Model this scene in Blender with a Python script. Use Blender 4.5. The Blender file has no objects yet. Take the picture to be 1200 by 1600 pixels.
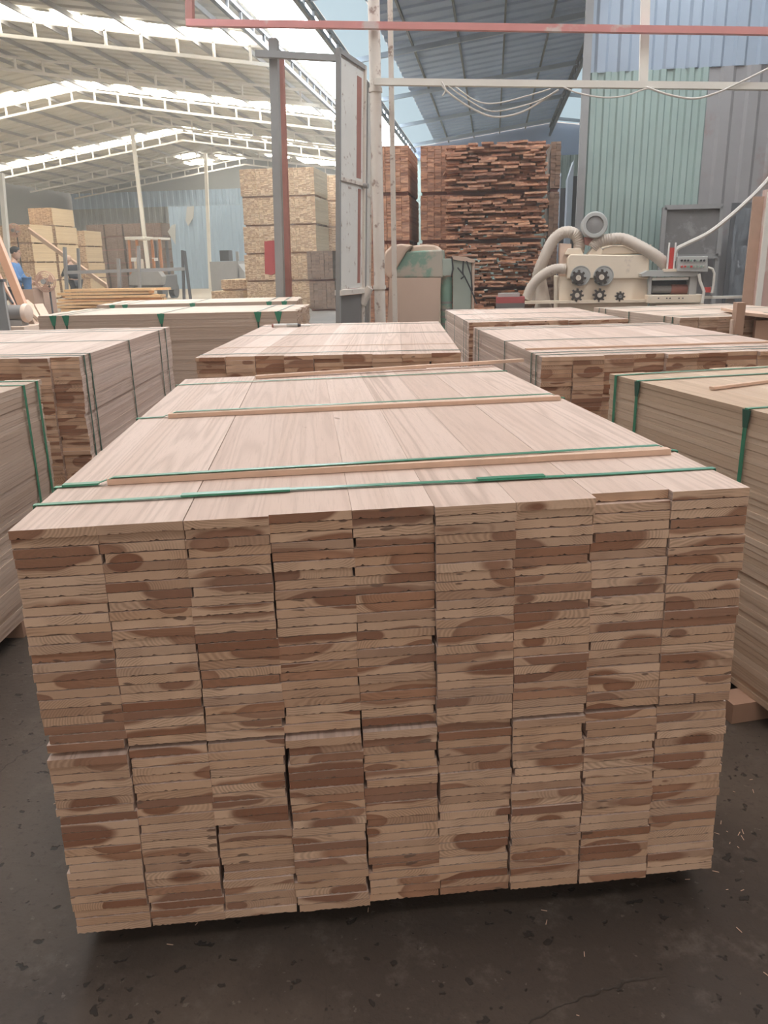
import bpy, math, random
import numpy as np
from mathutils import Matrix, Vector
random.seed(7)
PI = math.pi
D = bpy.data
SC = bpy.context.scene
C = SC.collection

# ---------------------------------------------------------------- camera
F = 1264.05                      # focal length in pixels of the 1200x1600 frame
H = 1.28
def basis(yaw, pitch, roll):
    f = np.array([math.sin(yaw)*math.cos(pitch), math.cos(yaw)*math.cos(pitch), -math.sin(pitch)])
    r0 = np.array([math.cos(yaw), -math.sin(yaw), 0]); u0 = np.cross(r0, f)
    return (r0*math.cos(roll)+u0*math.sin(roll), -r0*math.sin(roll)+u0*math.cos(roll), f)
CR, CU, CF = basis(math.radians(-7.7), math.radians(17.1), math.radians(-1.2))
cam = D.objects.new('camera', D.cameras.new('camera')); C.objects.link(cam)
cam.data.sensor_fit = 'VERTICAL'; cam.data.sensor_height = 24; cam.data.lens = F*24/1600
cam.data.clip_start = 0.05; cam.data.clip_end = 300
cam.matrix_world = Matrix(((CR[0], CU[0], -CF[0], 0), (CR[1], CU[1], -CF[1], 0), (CR[2], CU[2], -CF[2], H), (0, 0, 0, 1)))
SC.camera = cam
def ray(px, py): return CF + CR*(px-600)/F - CU*(py-800)/F
def at(px, py, Y):
    d = ray(px, py); return Vector(np.array([0, 0, H]) + d*Y/d[1])
def fl(px, py, z=0.0):
    d = ray(px, py); return Vector(np.array([0, 0, H]) + d*(z-H)/d[2])

# ---------------------------------------------------------------- world, light, exposure
w = D.worlds.new('World'); SC.world = w; w.use_nodes = True
w.node_tree.nodes['Background'].inputs[0].default_value = (1.0, 0.86, 0.76, 1)
w.node_tree.nodes['Background'].inputs[1].default_value = 1.15
SC.view_settings.view_transform = 'Standard'; SC.view_settings.look = 'None'
SC.view_settings.exposure = 0.14; SC.view_settings.gamma = 1.0; SC.view_settings.use_curve_mapping = False
SKY_WARM = 14.0      # brightness of the left shed's skylight sheets
SKY_COOL = 17.0       # brightness of the right shed's skylight sheets
HAZE = 0.0048           # dust in the air of the hall

# ---------------------------------------------------------------- helpers
WM = {}
def setp(o, label=None, cat=None, group=None, kind=None):
    if label: o['label'] = label
    if cat: o['category'] = cat
    if group: o['group'] = group
    if kind: o['kind'] = kind
    return o
def empty(name, loc=(0, 0, 0), label=None, cat=None, group=None, kind=None, rz=0, mat=None):
    o = D.objects.new(name, None); C.objects.link(o); o.empty_display_size = 0.1
    m = mat if mat is not None else Matrix.Translation(loc) @ Matrix.Rotation(rz, 4, 'Z')
    o.matrix_world = m; WM[o.name] = m.copy()
    return setp(o, label, cat, group, kind)
class MB:
    def __init__(s): s.v = []; s.f = []
    def add(s, v, f):
        n = len(s.v); s.v += [Vector(p) for p in v]; s.f += [[i+n for i in q] for q in f]; return s
    def hexa(s, p):   # 4 bottom, 4 top
        return s.add(p, [(3, 2, 1, 0), (4, 5, 6, 7), (0, 1, 5, 4), (1, 2, 6, 5), (2, 3, 7, 6), (3, 0, 4, 7)])
    def box(s, a, b, m=None):
        x0, y0, z0 = a; x1, y1, z1 = b
        p = [Vector(q) for q in ((x0, y0, z0), (x1, y0, z0), (x1, y1, z0), (x0, y1, z0), (x0, y0, z1), (x1, y0, z1), (x1, y1, z1), (x0, y1, z1))]
        if m is not None: p = [m @ q for q in p]
        return s.hexa(p)
    def beam(s, p0, p1, w, h, up=(0, 0, 1)):
        p0 = Vector(p0); p1 = Vector(p1); d = (p1-p0).normalized(); up = Vector(up)
        if abs(d.dot(up)) > .98: up = Vector((0, 1, 0))
        a = d.cross(up).normalized()*w/2; b = a.cross(d).normalized()*h/2
        return s.hexa([p0-a-b, p0+a-b, p1+a-b, p1-a-b, p0-a+b, p0+a+b, p1+a+b, p1-a+b])
    def tube(s, path, r, n=12, cap=True, radii=None):
        P = [Vector(p) for p in path]; rings = []
        t = (P[1]-P[0]).normalized(); u = t.orthogonal().normalized()
        for i, p in enumerate(P):
            t2 = (P[min(i+1, len(P)-1)]-P[max(i-1, 0)]).normalized()
            u = (u - t2*u.dot(t2)).normalized(); v = t2.cross(u); rr = radii[i] if radii else r
            rings.append([p+(u*math.cos(2*PI*k/n)+v*math.sin(2*PI*k/n))*rr for k in range(n)])
        vs = [q for R in rings for q in R]; f = []
        for i in range(len(P)-1):
            for k in range(n): f.append((i*n+k, i*n+(k+1) % n, (i+1)*n+(k+1) % n, (i+1)*n+k))
        if cap: f += [tuple(range(n-1, -1, -1)), tuple(range((len(P)-1)*n, len(P)*n))]
        return s.add(vs, f)
    def cyl(s, p0, p1, r, r1=None, n=16): return s.tube([p0, p1], r, n, True, [r, r1 if r1 is not None else r])
    def lathe(s, c, axis, prof, n=24):   # prof: (dist along axis, radius)
        axis = Vector(axis).normalized(); c = Vector(c)
        return s.tube_prof(c, axis, prof, n)
    def tube_prof(s, c, ax, prof, n):
        u = ax.orthogonal().normalized(); v = ax.cross(u); vs = []; f = []
        for d, r in prof: vs += [c+ax*d+(u*math.cos(2*PI*k/n)+v*math.sin(2*PI*k/n))*max(r, 1e-4) for k in range(n)]
        for i in range(len(prof)-1):
            for k in range(n): f.append((i*n+k, i*n+(k+1) % n, (i+1)*n+(k+1) % n, (i+1)*n+k))
        f += [tuple(range(n-1, -1, -1)), tuple(range((len(prof)-1)*n, len(prof)*n))]
        return s.add(vs, f)
    def prism(s, poly, d):   # poly: 3-D points, extruded by vector d
        poly = [Vector(p) for p in poly]; d = Vector(d); n = len(poly)
        f = [tuple(range(n)), tuple(range(2*n-1, n-1, -1))] + [(i, i+n, (i+1) % n+n, (i+1) % n) for i in range(n)]
        return s.add(poly+[p+d for p in poly], f)
    def mesh(s, name):
        me = D.meshes.new(name); me.from_pydata([tuple(v) for v in s.v], [], s.f); me.validate(); me.update()
        import bmesh
        b = bmesh.new(); b.from_mesh(me); bmesh.ops.recalc_face_normals(b, faces=b.faces); b.to_mesh(me); b.free()
        return me
    def build(s, name, mat, parent=None, smooth=False, label=None, cat=None, group=None, kind=None, local=False, bevel=0):
        if parent is None:
            xs = [v.x for v in s.v]; ys = [v.y for v in s.v]; z = min(v.z for v in s.v)
            m = Matrix.Translation(((min(xs)+max(xs))/2, (min(ys)+max(ys))/2, z))
            loc = m.inverted()
        else:
            m = WM[parent.name]; loc = Matrix() if local else m.inverted()
        s.v = [loc @ v for v in s.v]
        me = s.mesh(name); me.materials.append(mat)
        if smooth:
            for p in me.polygons: p.use_smooth = True
            try: me.set_sharp_from_angle(angle=math.radians(40))
            except Exception: pass
        o = D.objects.new(name, me); C.objects.link(o)
        if parent is None: o.matrix_world = m
        else: o.parent = parent
        WM[o.name] = m.copy()
        if bevel:
            b = o.modifiers.new('bevel', 'BEVEL'); b.width = bevel; b.segments = 2; b.limit_method = 'ANGLE'
        return setp(o, label, cat, group, kind)
def copyo(src, name=None, parent=None, loc=None):
    o = src.copy(); C.objects.link(o); o.parent = parent
    if loc is not None: o.location = loc
    return o

# ---------------------------------------------------------------- materials
def newmat(name):
    m = D.materials.new(name); m.use_nodes = True
    nt = m.node_tree; return m, nt, nt.nodes['Principled BSDF']
class N:
    """tiny node builder"""
    def __init__(s, nt): s.nt = nt
    def n(s, t, **k):
        o = s.nt.nodes.new(t)
        for a, b in k.items(): setattr(o, a, b)
        return o
    def put(s, sock, v):
        if hasattr(v, 'is_linked') or hasattr(v, 'links'): s.nt.links.new(v, sock)
        elif v is not None: sock.default_value = v
    def math(s, op, a, b=None, c=None, clamp=False):
        o = s.n('ShaderNodeMath', operation=op); o.use_clamp = clamp
        s.put(o.inputs[0], a)
        if b is not None: s.put(o.inputs[1], b)
        if c is not None: s.put(o.inputs[2], c)
        return o.outputs[0]
    def mix(s, f, a, b, mode='MIX'):
        o = s.n('ShaderNodeMix', data_type='RGBA', blend_type=mode)
        s.put(o.inputs[0], f); s.put(o.inputs[6], a); s.put(o.inputs[7], b); return o.outputs[2]
    def noise(s, vec, scale, detail=2, rough=.5, dist=0):
        o = s.n('ShaderNodeTexNoise'); s.put(o.inputs['Vector'], vec); o.inputs['Scale'].default_value = scale
        o.inputs['Detail'].default_value = detail; o.inputs['Roughness'].default_value = rough; o.inputs['Distortion'].default_value = dist
        return o.outputs['Fac']
    def comb(s, x, y, z):
        o = s.n('ShaderNodeCombineXYZ'); s.put(o.inputs[0], x); s.put(o.inputs[1], y); s.put(o.inputs[2], z); return o.outputs[0]
    def sep(s, v):
        o = s.n('ShaderNodeSeparateXYZ'); s.put(o.inputs[0], v); return o.outputs
    def ramp(s, f, lo, hi):
        o = s.n('ShaderNodeMapRange', interpolation_type='SMOOTHSTEP'); s.put(o.inputs[0], f); s.put(o.inputs[1], lo); s.put(o.inputs[2], hi); return o.outputs[0]
    def white(s, w):
        o = s.n('ShaderNodeTexWhiteNoise', noise_dimensions='1D'); s.put(o.inputs['W'], w); return o.outputs['Value']
    def bump(s, h, dist, bsdf, strength=.6):
        o = s.n('ShaderNodeBump'); s.put(o.inputs['Height'], h); o.inputs['Distance'].default_value = dist; o.inputs['Strength'].default_value = strength
        s.nt.links.new(o.outputs[0], bsdf.inputs['Normal'])
def c4(c): return (c[0], c[1], c[2], 1)
def pm(name, col, rough=.6, metal=0, var=.12, scale=6, col2=None, patch=0.0, bump=0, pscale=2.0):
    """painted / plain surface: base colour with fine variation and patches of a second colour (dirt, rust)"""
    m, nt, b = newmat(name); q = N(nt); tc = q.n('ShaderNodeTexCoord').outputs['Object']
    n1 = q.noise(tc, scale, 4, .6)
    c = q.mix(n1, c4([x*(1-var) for x in col]), c4([min(1, x*(1+var)) for x in col]))
    if col2:
        n2 = q.noise(tc, pscale, 6, .65); f = q.ramp(n2, .62-patch*.5, .72-patch*.5); c = q.mix(f, c, c4(col2))
    nt.links.new(c, b.inputs['Base Color']); b.inputs['Roughness'].default_value = rough; b.inputs['Metallic'].default_value = metal
    if bump: q.bump(n1, bump, b)
    return m
def em(name, col, s):
    m, nt, b = newmat(name); nt.nodes.remove(b); e = nt.nodes.new('ShaderNodeEmission')
    e.inputs[0].default_value = c4(col); e.inputs[1].default_value = s
    nt.links.new(e.outputs[0], nt.nodes['Material Output'].inputs[0]); return m

def wood(name, sap=((.62, .40, .26), (.78, .56, .40)), heart=((.25, .105, .058), (.47, .25, .15)), face=((.60, .455, .38), (.76, .615, .535)), grain=.42, hb=0.0, rough=.75):
    m, nt, b = newmat(name); q = N(nt)
    pl = q.n('ShaderNodeAttribute', attribute_type='GEOMETRY', attribute_name='pl').outputs['Vector']
    rn = q.n('ShaderNodeAttribute', attribute_type='GEOMETRY', attribute_name='rnd').outputs['Fac']
    info = q.n('ShaderNodeObjectInfo'); oi = info.outputs['Random']      # object colour: r = log the board was cut from, g = height in that log
    oc = q.n('ShaderNodeSeparateColor'); nt.links.new(info.outputs['Color'], oc.inputs[0])
    seed = q.math('MULTIPLY', q.math('ADD', oc.outputs[0], rn), 977.3)
    zlog = q.math('MULTIPLY', q.math('SUBTRACT', oc.outputs[1], .5), .2)
    one = q.math('MULTIPLY', q.math('ADD', oi, q.math('MULTIPLY', rn, 7.7)), 613.7)
    r = [q.white(q.math('ADD', seed, 13.7*k)) for k in range(6)]
    x, y, z = q.sep(pl)
    nx, ny, nz = q.sep(q.n('ShaderNodeTexCoord').outputs['Normal'])
    endm = q.math('GREATER_THAN', q.math('ABSOLUTE', ny), .7)
    seedv = q.comb(q.math('MULTIPLY', r[0], 37.0), q.math('MULTIPLY', r[1], 53.0), seed)
    # --- end grain: rings round a pith that lies above or below the board
    px = q.math('MULTIPLY', q.math('SUBTRACT', r[0], .5), .16)
    pz = q.math('MULTIPLY', q.math('SUBTRACT', r[2], .5), .026)
    wob = q.n('ShaderNodeVectorMath', operation='ADD'); nt.links.new(pl, wob.inputs[0]); nt.links.new(seedv, wob.inputs[1])
    nz1 = q.noise(wob.outputs[0], 11, 2)
    dx = q.math('MULTIPLY', q.math('SUBTRACT', x, px), q.math('MULTIPLY_ADD', r[1], .45, .12)); dz = q.math('SUBTRACT', q.math('ADD', z, zlog), pz)
    d = q.math('SQRT', q.math('ADD', q.math('MULTIPLY', dx, dx), q.math('MULTIPLY', dz, dz)))
    d = q.math('MULTIPLY_ADD', q.math('SUBTRACT', nz1, .5), .026, d)
    # radius of heartwood relative to the pith distance
    R = q.math('MULTIPLY_ADD', r[3], .028, .0075+hb)
    soft = q.math('MULTIPLY_ADD', q.math('POWER', r[4], 2.0), .006, .0008)
    hm = q.math('SUBTRACT', 1.0, q.ramp(d, q.math('SUBTRACT', R, soft), q.math('ADD', R, soft)))
    sapc = q.mix(r[4], c4(sap[0]), c4(sap[1])); hc = q.mix(r[5], c4(heart[0]), c4(heart[1]))
    rings = q.math('SINE', q.math('MULTIPLY', d, q.math('MULTIPLY_ADD', r[1], 1100, 1100)))
    edge = q.math('MULTIPLY', hm, q.ramp(d, q.math('SUBTRACT', R, .012), R))
    ec = q.mix(hm, sapc, q.mix(q.math('MULTIPLY', edge, .45), hc, c4([v*.75 for v in heart[0]])))
    amp = q.math('MULTIPLY', q.ramp(q.noise(wob.outputs[0], 14, 1), .40, .58), .42)
    ec = q.mix(q.math('MULTIPLY', q.math('MULTIPLY_ADD', rings, .5, .5), amp), ec, c4((.22, .12, .07)))
    # knots on end grain
    kn = q.ramp(q.noise(q.comb(q.math('MULTIPLY_ADD', x, 16.0, q.math('MULTIPLY', seed, 3.1)), 0, q.math('MULTIPLY', z, 45.0)), 1.0, 1), .70, .73)
    ec = q.mix(q.math('MULTIPLY', kn, .85), ec, c4((.10, .06, .045)))
    tone = q.white(q.math('ADD', one, 91.3)); tone2 = q.white(q.math('ADD', one, 57.1))
    ec = q.mix(q.math('MULTIPLY', q.math('POWER', tone, 4.0), .5), ec, c4((heart[0][0]*.8, heart[0][1]*.85, heart[0][2]*.95)))
    ec = q.mix(q.math('MULTIPLY', tone2, .18), ec, c4((.45, .36, .30)))
    grit = q.noise(wob.outputs[0], 420, 2)
    ec = q.mix(q.math('MULTIPLY', grit, .22), ec, c4((.35, .22, .15)))
    # --- long faces: flat-sawn figure along the board
    fv = q.comb(q.math('MULTIPLY_ADD', x, 10.0, q.math('MULTIPLY', r[0], 40)), q.math('MULTIPLY_ADD', y, .27, q.math('MULTIPLY', r[1], 40)), q.math('MULTIPLY_ADD', z, 22.0, q.math('MULTIPLY', r[2], 9)))
    fn = q.noise(fv, 1.0, 2, .5, .3)
    fig = q.math('MULTIPLY_ADD', q.math('SINE', q.math('MULTIPLY', fn, 85)), .5, .5)
    fig = q.math('POWER', fig, 2.2)
    fine = q.noise(q.comb(q.math('MULTIPLY', x, 420), q.math('MULTIPLY', y, 14), q.math('MULTIPLY', z, 420)), 1.0, 3)
    fc = q.mix(tone2, c4(face[0]), c4(face[1]))
    fc = q.mix(q.math('MULTIPLY', q.ramp(fn, .35, .7), .35), fc, c4([face[0][0]*.9, face[0][1]*.84, face[0][2]*.78]))
    fc = q.mix(q.math('MULTIPLY', fig, q.math('MULTIPLY', q.math('MULTIPLY_ADD', r[5], .8, .2), grain)), fc, c4((.30, .20, .145)))
    fc = q.mix(q.math('MULTIPLY', q.ramp(fine, .5, .75), .25), fc, c4((.33, .23, .17)))
    kf = q.ramp(q.noise(q.comb(q.math('MULTIPLY_ADD', x, 14.0, q.math('MULTIPLY', seed, 1.7)), q.math('MULTIPLY', y, 7.0), z), 1.0, 1), .79, .815)
    fc = q.mix(q.math('MULTIPLY', kf, .6), fc, c4((.2, .11, .07)))
    nt.links.new(q.mix(endm, fc, ec), b.inputs['Base Color'])
    b.inputs['Roughness'].default_value = rough; b.inputs['Specular IOR Level'].default_value = .35
    q.bump(q.math('ADD', q.math('MULTIPLY', fine, .6), q.math('MULTIPLY', fig, -.4)), .0006, b, .5)
    return m

M = {}
M['wood'] = wood('sawn_wood')
M['wood_pale'] = wood('pale_sawn_wood', sap=((.54, .38, .27), (.68, .50, .37)), heart=((.28, .15, .09), (.40, .23, .15)), face=((.56, .43, .34), (.68, .55, .455)), grain=.35, hb=-.004)
M['wood_side'] = wood('tan_sawn_wood', sap=((.54, .38, .27), (.68, .50, .37)), heart=((.28, .15, .09), (.40, .23, .15)), face=((.58, .43, .31), (.70, .55, .42)), grain=.3)
M['wood_warm'] = wood('warm_sawn_wood', sap=((.66, .46, .27), (.80, .60, .38)), heart=((.36, .20, .10), (.50, .31, .17)), face=((.70, .54, .34), (.80, .64, .43)), grain=.3, hb=.004)
M['wood_red'] = wood('red_brown_wood', sap=((.42, .19, .11), (.66, .34, .19)), heart=((.22, .08, .045), (.40, .17, .10)), face=((.42, .20, .12), (.60, .32, .19)), grain=.4)
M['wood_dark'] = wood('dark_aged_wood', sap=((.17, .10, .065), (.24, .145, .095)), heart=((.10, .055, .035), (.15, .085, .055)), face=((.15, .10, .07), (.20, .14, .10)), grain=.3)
M['batten'] = pm('batten_wood', (.68, .48, .36), .75, var=.15, scale=30)
M['board'] = pm('plain_board', (.44, .28, .20), .8, var=.15, scale=8)
M['orange'] = pm('fresh_orange_wood', (.74, .45, .22), .75, var=.2, scale=12)
M['strap'] = pm('green_strap', (.045, .25, .15), .3, var=.2, scale=40)
M['strapd'] = pm('dark_green_strap', (.02, .10, .07), .4, var=.2, scale=40)
M['strapw'] = pm('pale_green_strap', (.22, .42, .33), .3, var=.2, scale=40)
M['steelw'] = pm('white_painted_steel', (.68, .61, .54), .5, var=.1, scale=5, col2=(.30, .20, .16), patch=.12, pscale=7)
M['steelp'] = pm('pale_painted_steel', (.74, .70, .63), .5, var=.08, scale=4)
M['steelb'] = pm('bluish_steel', (.42, .48, .55), .5, var=.1, scale=3)
M['steelg'] = pm('grey_steel', (.27, .26, .25), .5, var=.15, scale=6)
M['steeld'] = pm('dark_steel', (.09, .09, .095), .5, var=.2, scale=8)
M['redpaint'] = pm('faded_red_paint', (.62, .25, .23), .5, var=.15, scale=4, col2=(.6, .48, .45), patch=.1)
M['pinkp'] = pm('pinkish_white_paint', (.60, .40, .34), .5, var=.12, scale=5, col2=(.68, .58, .52), patch=.25)
M['salmon'] = pm('salmon_painted_steel', (.58, .30, .18), .5, var=.1, scale=5)
M['rustred'] = pm('rust_red_steel', (.34, .14, .11), .6, var=.2, scale=6)
M['door'] = pm('weathered_white_door_sheet', (.70, .67, .62), .55, var=.08, scale=3, col2=(.36, .27, .22), patch=.06, pscale=9)
M['kick'] = pm('grimy_grey_sheet', (.17, .155, .15), .6, var=.25, scale=3, col2=(.28, .26, .25), patch=.2)
M['roofl'] = pm('beige_roof_sheet', (.58, .55, .47), .55, var=.1, scale=.6)
M['roofr'] = pm('blue_roof_sheet', (.38, .48, .66), .5, var=.14, scale=.5)
M['wallhaze'] = pm('haze_blue_upper_sheet', (.30, .35, .42), .5, var=.12, scale=.6)  # bluish haze put into the colour of the upper wall
M['wallg'] = pm('green_corrugated_sheet', (.30, .38, .345), .26, var=.2, scale=.9, col2=(.27, .25, .25), patch=.0, pscale=.5)
M['wallb'] = pm('bluish_sheet_wall', (.30, .41, .52), .5, var=.12, scale=.4)
M['walld'] = pm('dim_grey_wall', (.25, .26, .25), .7, var=.1, scale=.5)
M['cream'] = pm('cream_machine_paint', (.78, .66, .52), .5, var=.06, scale=4, col2=(.55, .45, .36), patch=.05)
M['greenp'] = pm('green_machine_paint', (.20, .34, .27), .4, var=.12, scale=3, col2=(.46, .42, .35), patch=.3, pscale=2)
M['pgreen'] = pm('pale_green_paint', (.40, .46, .40), .5, var=.12, scale=3)
M['dust'] = pm('dusty_tan_board', (.62, .46, .36), .85, var=.08, scale=3)
M['hose'] = pm('beige_hose', (.50, .42, .35), .6, var=.08, scale=10)
M['grey'] = pm('light_grey_metal', (.45, .45, .43), .4, var=.08, scale=8)
M['dark'] = pm('near_black', (.04, .04, .045), .5, var=.3, scale=8)
M['black'] = pm('blackened_cutter', (.07, .06, .055), .45, .3, var=.3, scale=20)
M['chrome'] = pm('worn_bright_metal', (.75, .70, .62), .3, .7, var=.1, scale=8)
M['red'] = pm('red_plastic', (.60, .06, .05), .4, var=.1, scale=10)
M['redlbl'] = pm('dusty_red_sheet', (.45, .10, .10), .5, var=.1, scale=6)
M['white'] = pm('white_plastic', (.75, .73, .70), .4, var=.05, scale=10)
M['blue'] = pm('blue_cloth', (.10, .22, .42), .85, var=.2, scale=12)
M['navy'] = pm('dark_cloth', (.035, .04, .05), .9, var=.25, scale=12)
M['skin'] = pm('skin', (.50, .30, .21), .6, var=.06, scale=10)
M['hair'] = pm('black_hair', (.02, .018, .016), .6, var=.2, scale=30)
M['cable'] = pm('pale_cable', (.62, .57, .52), .5, var=.1, scale=10)
M['fan'] = pm('salmon_fan_plastic', (.55, .33, .24), .5, var=.1, scale=8)
M['yellow'] = pm('forklift_orange_paint', (.45, .17, .06), .5, var=.15, scale=6)
M['film'] = pm('clear_plastic_film', (.35, .38, .41), .25, var=.2, scale=4)
def film_fix():
    m = M['film']; b = m.node_tree.nodes['Principled BSDF']
    b.inputs['Alpha'].default_value = .35
film_fix()
M['skyw'] = em('skylight_warm', (1, .93, .80), SKY_WARM)
M['skyc'] = em('skylight_cool', (.86, .94, 1), SKY_COOL)
M['skyadd'] = em('added_skylight', (1, .88, .80), 7.5)  # glow for the unseen sheets added above the front stack
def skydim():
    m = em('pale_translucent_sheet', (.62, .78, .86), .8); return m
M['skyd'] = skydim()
def floor_mat():
    m, nt, b = newmat('stained_concrete'); q = N(nt); tc = q.n('ShaderNodeTexCoord').outputs['Object']
    a = q.noise(tc, 1.3, 6, .6, .4); bn = q.noise(tc, 11, 5, .7); f = q.noise(tc, 70, 3, .6)
    c = q.mix(q.ramp(a, .35, .68), c4((.056, .042, .033)), c4((.112, .087, .068)))
    c = q.mix(q.math('MULTIPLY', q.ramp(bn, .5, .72), .55), c, c4((.15, .125, .105)))
    c = q.mix(q.math('MULTIPLY', q.ramp(f, .55, .7), .4), c, c4((.04, .032, .028)))
    pit = q.ramp(q.noise(tc, 34, 2, .5), .66, .70); c = q.mix(q.math('MULTIPLY', pit, .8), c, c4((.018, .014, .012)))
    pale = q.ramp(q.noise(tc, 48, 3, .6), .68, .73); c = q.mix(q.math('MULTIPLY', pale, .5), c, c4((.20, .17, .14)))
    yy = q.sep(tc)[1]
    c = q.mix(q.ramp(yy, 6, 22), c, q.mix(a, c4((.40, .34, .27)), c4((.52, .46, .38))))   # floor colour grows paler further in
    cr = q.n('ShaderNodeTexVoronoi', feature='DISTANCE_TO_EDGE'); wv = q.n('ShaderNodeVectorMath', operation='MULTIPLY_ADD')
    nn = q.n('ShaderNodeTexNoise'); nt.links.new(tc, nn.inputs['Vector']); nn.inputs['Scale'].default_value = 5; nn.inputs['Detail'].default_value = 4
    nt.links.new(nn.outputs['Color'], wv.inputs[0]); wv.inputs[1].default_value = (.22, .22, .22); nt.links.new(tc, wv.inputs[2])
    nt.links.new(wv.outputs[0], cr.inputs['Vector']); cr.inputs['Scale'].default_value = .9
    ck = q.math('SUBTRACT', 1.0, q.ramp(cr.outputs['Distance'], .0005, .0035))
    ck = q.math('MULTIPLY', ck, q.math('MULTIPLY', q.ramp(q.noise(tc, 1.7, 1), .5, .62), .6))
    c = q.mix(q.math('MULTIPLY', ck, .8), c, c4((.02, .016, .014)))
    nt.links.new(c, b.inputs['Base Color']); b.inputs['Roughness'].default_value = .62
    nt.links.new(q.math('MULTIPLY_ADD', bn, .30, .60), b.inputs['Roughness'])
    q.bump(q.math('SUBTRACT', q.math('MULTIPLY_ADD', f, .4, q.math('MULTIPLY', bn, .6)), q.math('MAXIMUM', ck, pit)), .006, b, .6)
    return m
M['floor'] = floor_mat()

# ================================================================ SETTING
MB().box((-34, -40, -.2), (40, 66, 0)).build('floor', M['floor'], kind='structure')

RX, RZ, SL = -17.5, 8.75, .145      # left shed: ridge x, ridge height, slope
VX = -5.0                           # valley
def zl(X): return RZ - SL*abs(X-RX)
R2X, R2S = 3.0, .13                 # right shed ridge
VZ = zl(VX)
def zr(X): return VZ + R2S*(R2X-VX) - R2S*abs(X-R2X)
def corr_sheet(mb, x0, x1, y0, y1, zf, pitch=1.0, amp=.05, th=.03):
    """roof sheet whose ribs run down the slope (along x), pitch along y"""
    n = max(1, round((y1-y0)/pitch)); ys = []
    for i in range(n):
        a = y0+(y1-y0)*i/n; b = (y1-y0)/n
        ys += [(a, 0), (a+b*.42, 0), (a+b*.5, amp), (a+b*.92, amp)]
    ys.append((y1, 0)); v = []
    for X in (x0, x1):
        for y, h in ys: v.append((X, y, zf(X)+h))
    k = len(ys); f = [(i, i+1, k+i+1, k+i) for i in range(k-1)]
    v2 = [(a, b_, c+th) for a, b_, c in v]
    mb.add(v, f); mb.add(v2, [tuple(reversed(q)) for q in f])
ceil_l = empty('ceiling', (RX, 24, 0), kind='structure')
# skylight bays (along y) of the left shed
SKB = [(11.6, 13.0), (23.6, 25.0), (35.2, 36.8), (47.4, 48.6)]
def roof_strips(x0, x1, zf, mat, sky, parent, y0=-8, y1=62, name='roof_sheet'):
    cuts = [y0]+[v for s in sky for v in s]+[y1]
    for i in range(0, len(cuts), 2):
        a, b = cuts[i], cuts[i+1]
        nseg = max(1, round((b-a)/6))
        for j in range(nseg):
            mb = MB(); corr_sheet(mb, x0, x1, a+(b-a)*j/nseg, a+(b-a)*(j+1)/nseg, zf, .75)
            mb.build(name, mat, parent)
roof_strips(-31.5, RX, zl, M['roofl'], SKB, ceil_l)
roof_strips(RX, VX-.9, zl, M['roofl'], SKB, ceil_l)
for i, (a, b) in enumerate(SKB):
    for x0, x1 in ((-31.5, RX-.1), (RX+.1, VX-1.2)):
        if i == 1 and x0 > RX: x1 = -6.6
        n = 12
        for k in range(n):
            xa = x0+(x1-x0)*k/n; xb = x0+(x1-x0)*(k+1)/n-.10
            ja = random.uniform(-.12, .12); jb = random.uniform(-.12, .12)
            mb = MB(); mb.hexa([(xa, a+ja, zl(xa)), (xb, a+jb, zl(xb)), (xb, b+ja, zl(xb)), (xa, b+jb, zl(xa)),
                                (xa, a+ja, zl(xa)+.02), (xb, a+jb, zl(xb)+.02), (xb, b+ja, zl(xb)+.02), (xa, b+jb, zl(xa)+.02)])
            mb.build('skylight_sheet', M['skyw'], ceil_l)
# broken bright gaps in the far roof of the left shed
for i in range(9):
    X = random.uniform(-22, -13); Y = random.uniform(54.5, 60)
    mb = MB(); mb.box((X, Y, zl(X)-.09), (X+random.uniform(.3, 1.1), Y+random.uniform(.3, 1.2), zl(X)-.05)); mb.build('skylight_sheet', M['skyw'], ceil_l)
X = -14.4
for k in range(3):
    MB().box((-12.6+k*1.1, 55, zl(-12.6+k*1.1)-.28), (-11.6+k*1.1, 57.5, zl(-12.6+k*1.1)-.24)).build('skylight_sheet', M['skyw'], ceil_l)
# purlins along the left shed
for k in range(9):
    for s in (-1, 1):
        X = RX + s*(.35+k*1.45)
        if X > VX-1.0 or X < -31: continue
        MB().beam((X, -8, zl(X)-.08), (X, 62, zl(X)-.08), .06, .12).build('purlin', M['steelg'], ceil_l)
# trusses across the left shed
def truss(Y, parent, x0=-30.5, x1=VX-1.0, depth=.42, mat=None):
    mat = mat or M['steelp']
    t = MB()
    for a, b in ((x0, RX), (RX, x1)):
        t.beam((a, Y, zl(a)-.20), (b, Y, zl(b)-.20), .07, .07)
        t.beam((a, Y, zl(a)-.20-depth), (b, Y, zl(b)-.20-depth), .09, .09)
    o = t.build('roof_truss', mat, parent)
    X = x0+.4
    while X < x1:
        MB().beam((X, Y, zl(X)-.2), (X, Y, zl(X)-.2-depth), .06, .07, up=(0, 1, 0)).build('truss_strut', mat, o); X += 1.02
for Y in (6, 12, 18, 24, 30, 36, 42, 48, 54, 60): truss(Y, ceil_l)
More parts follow.
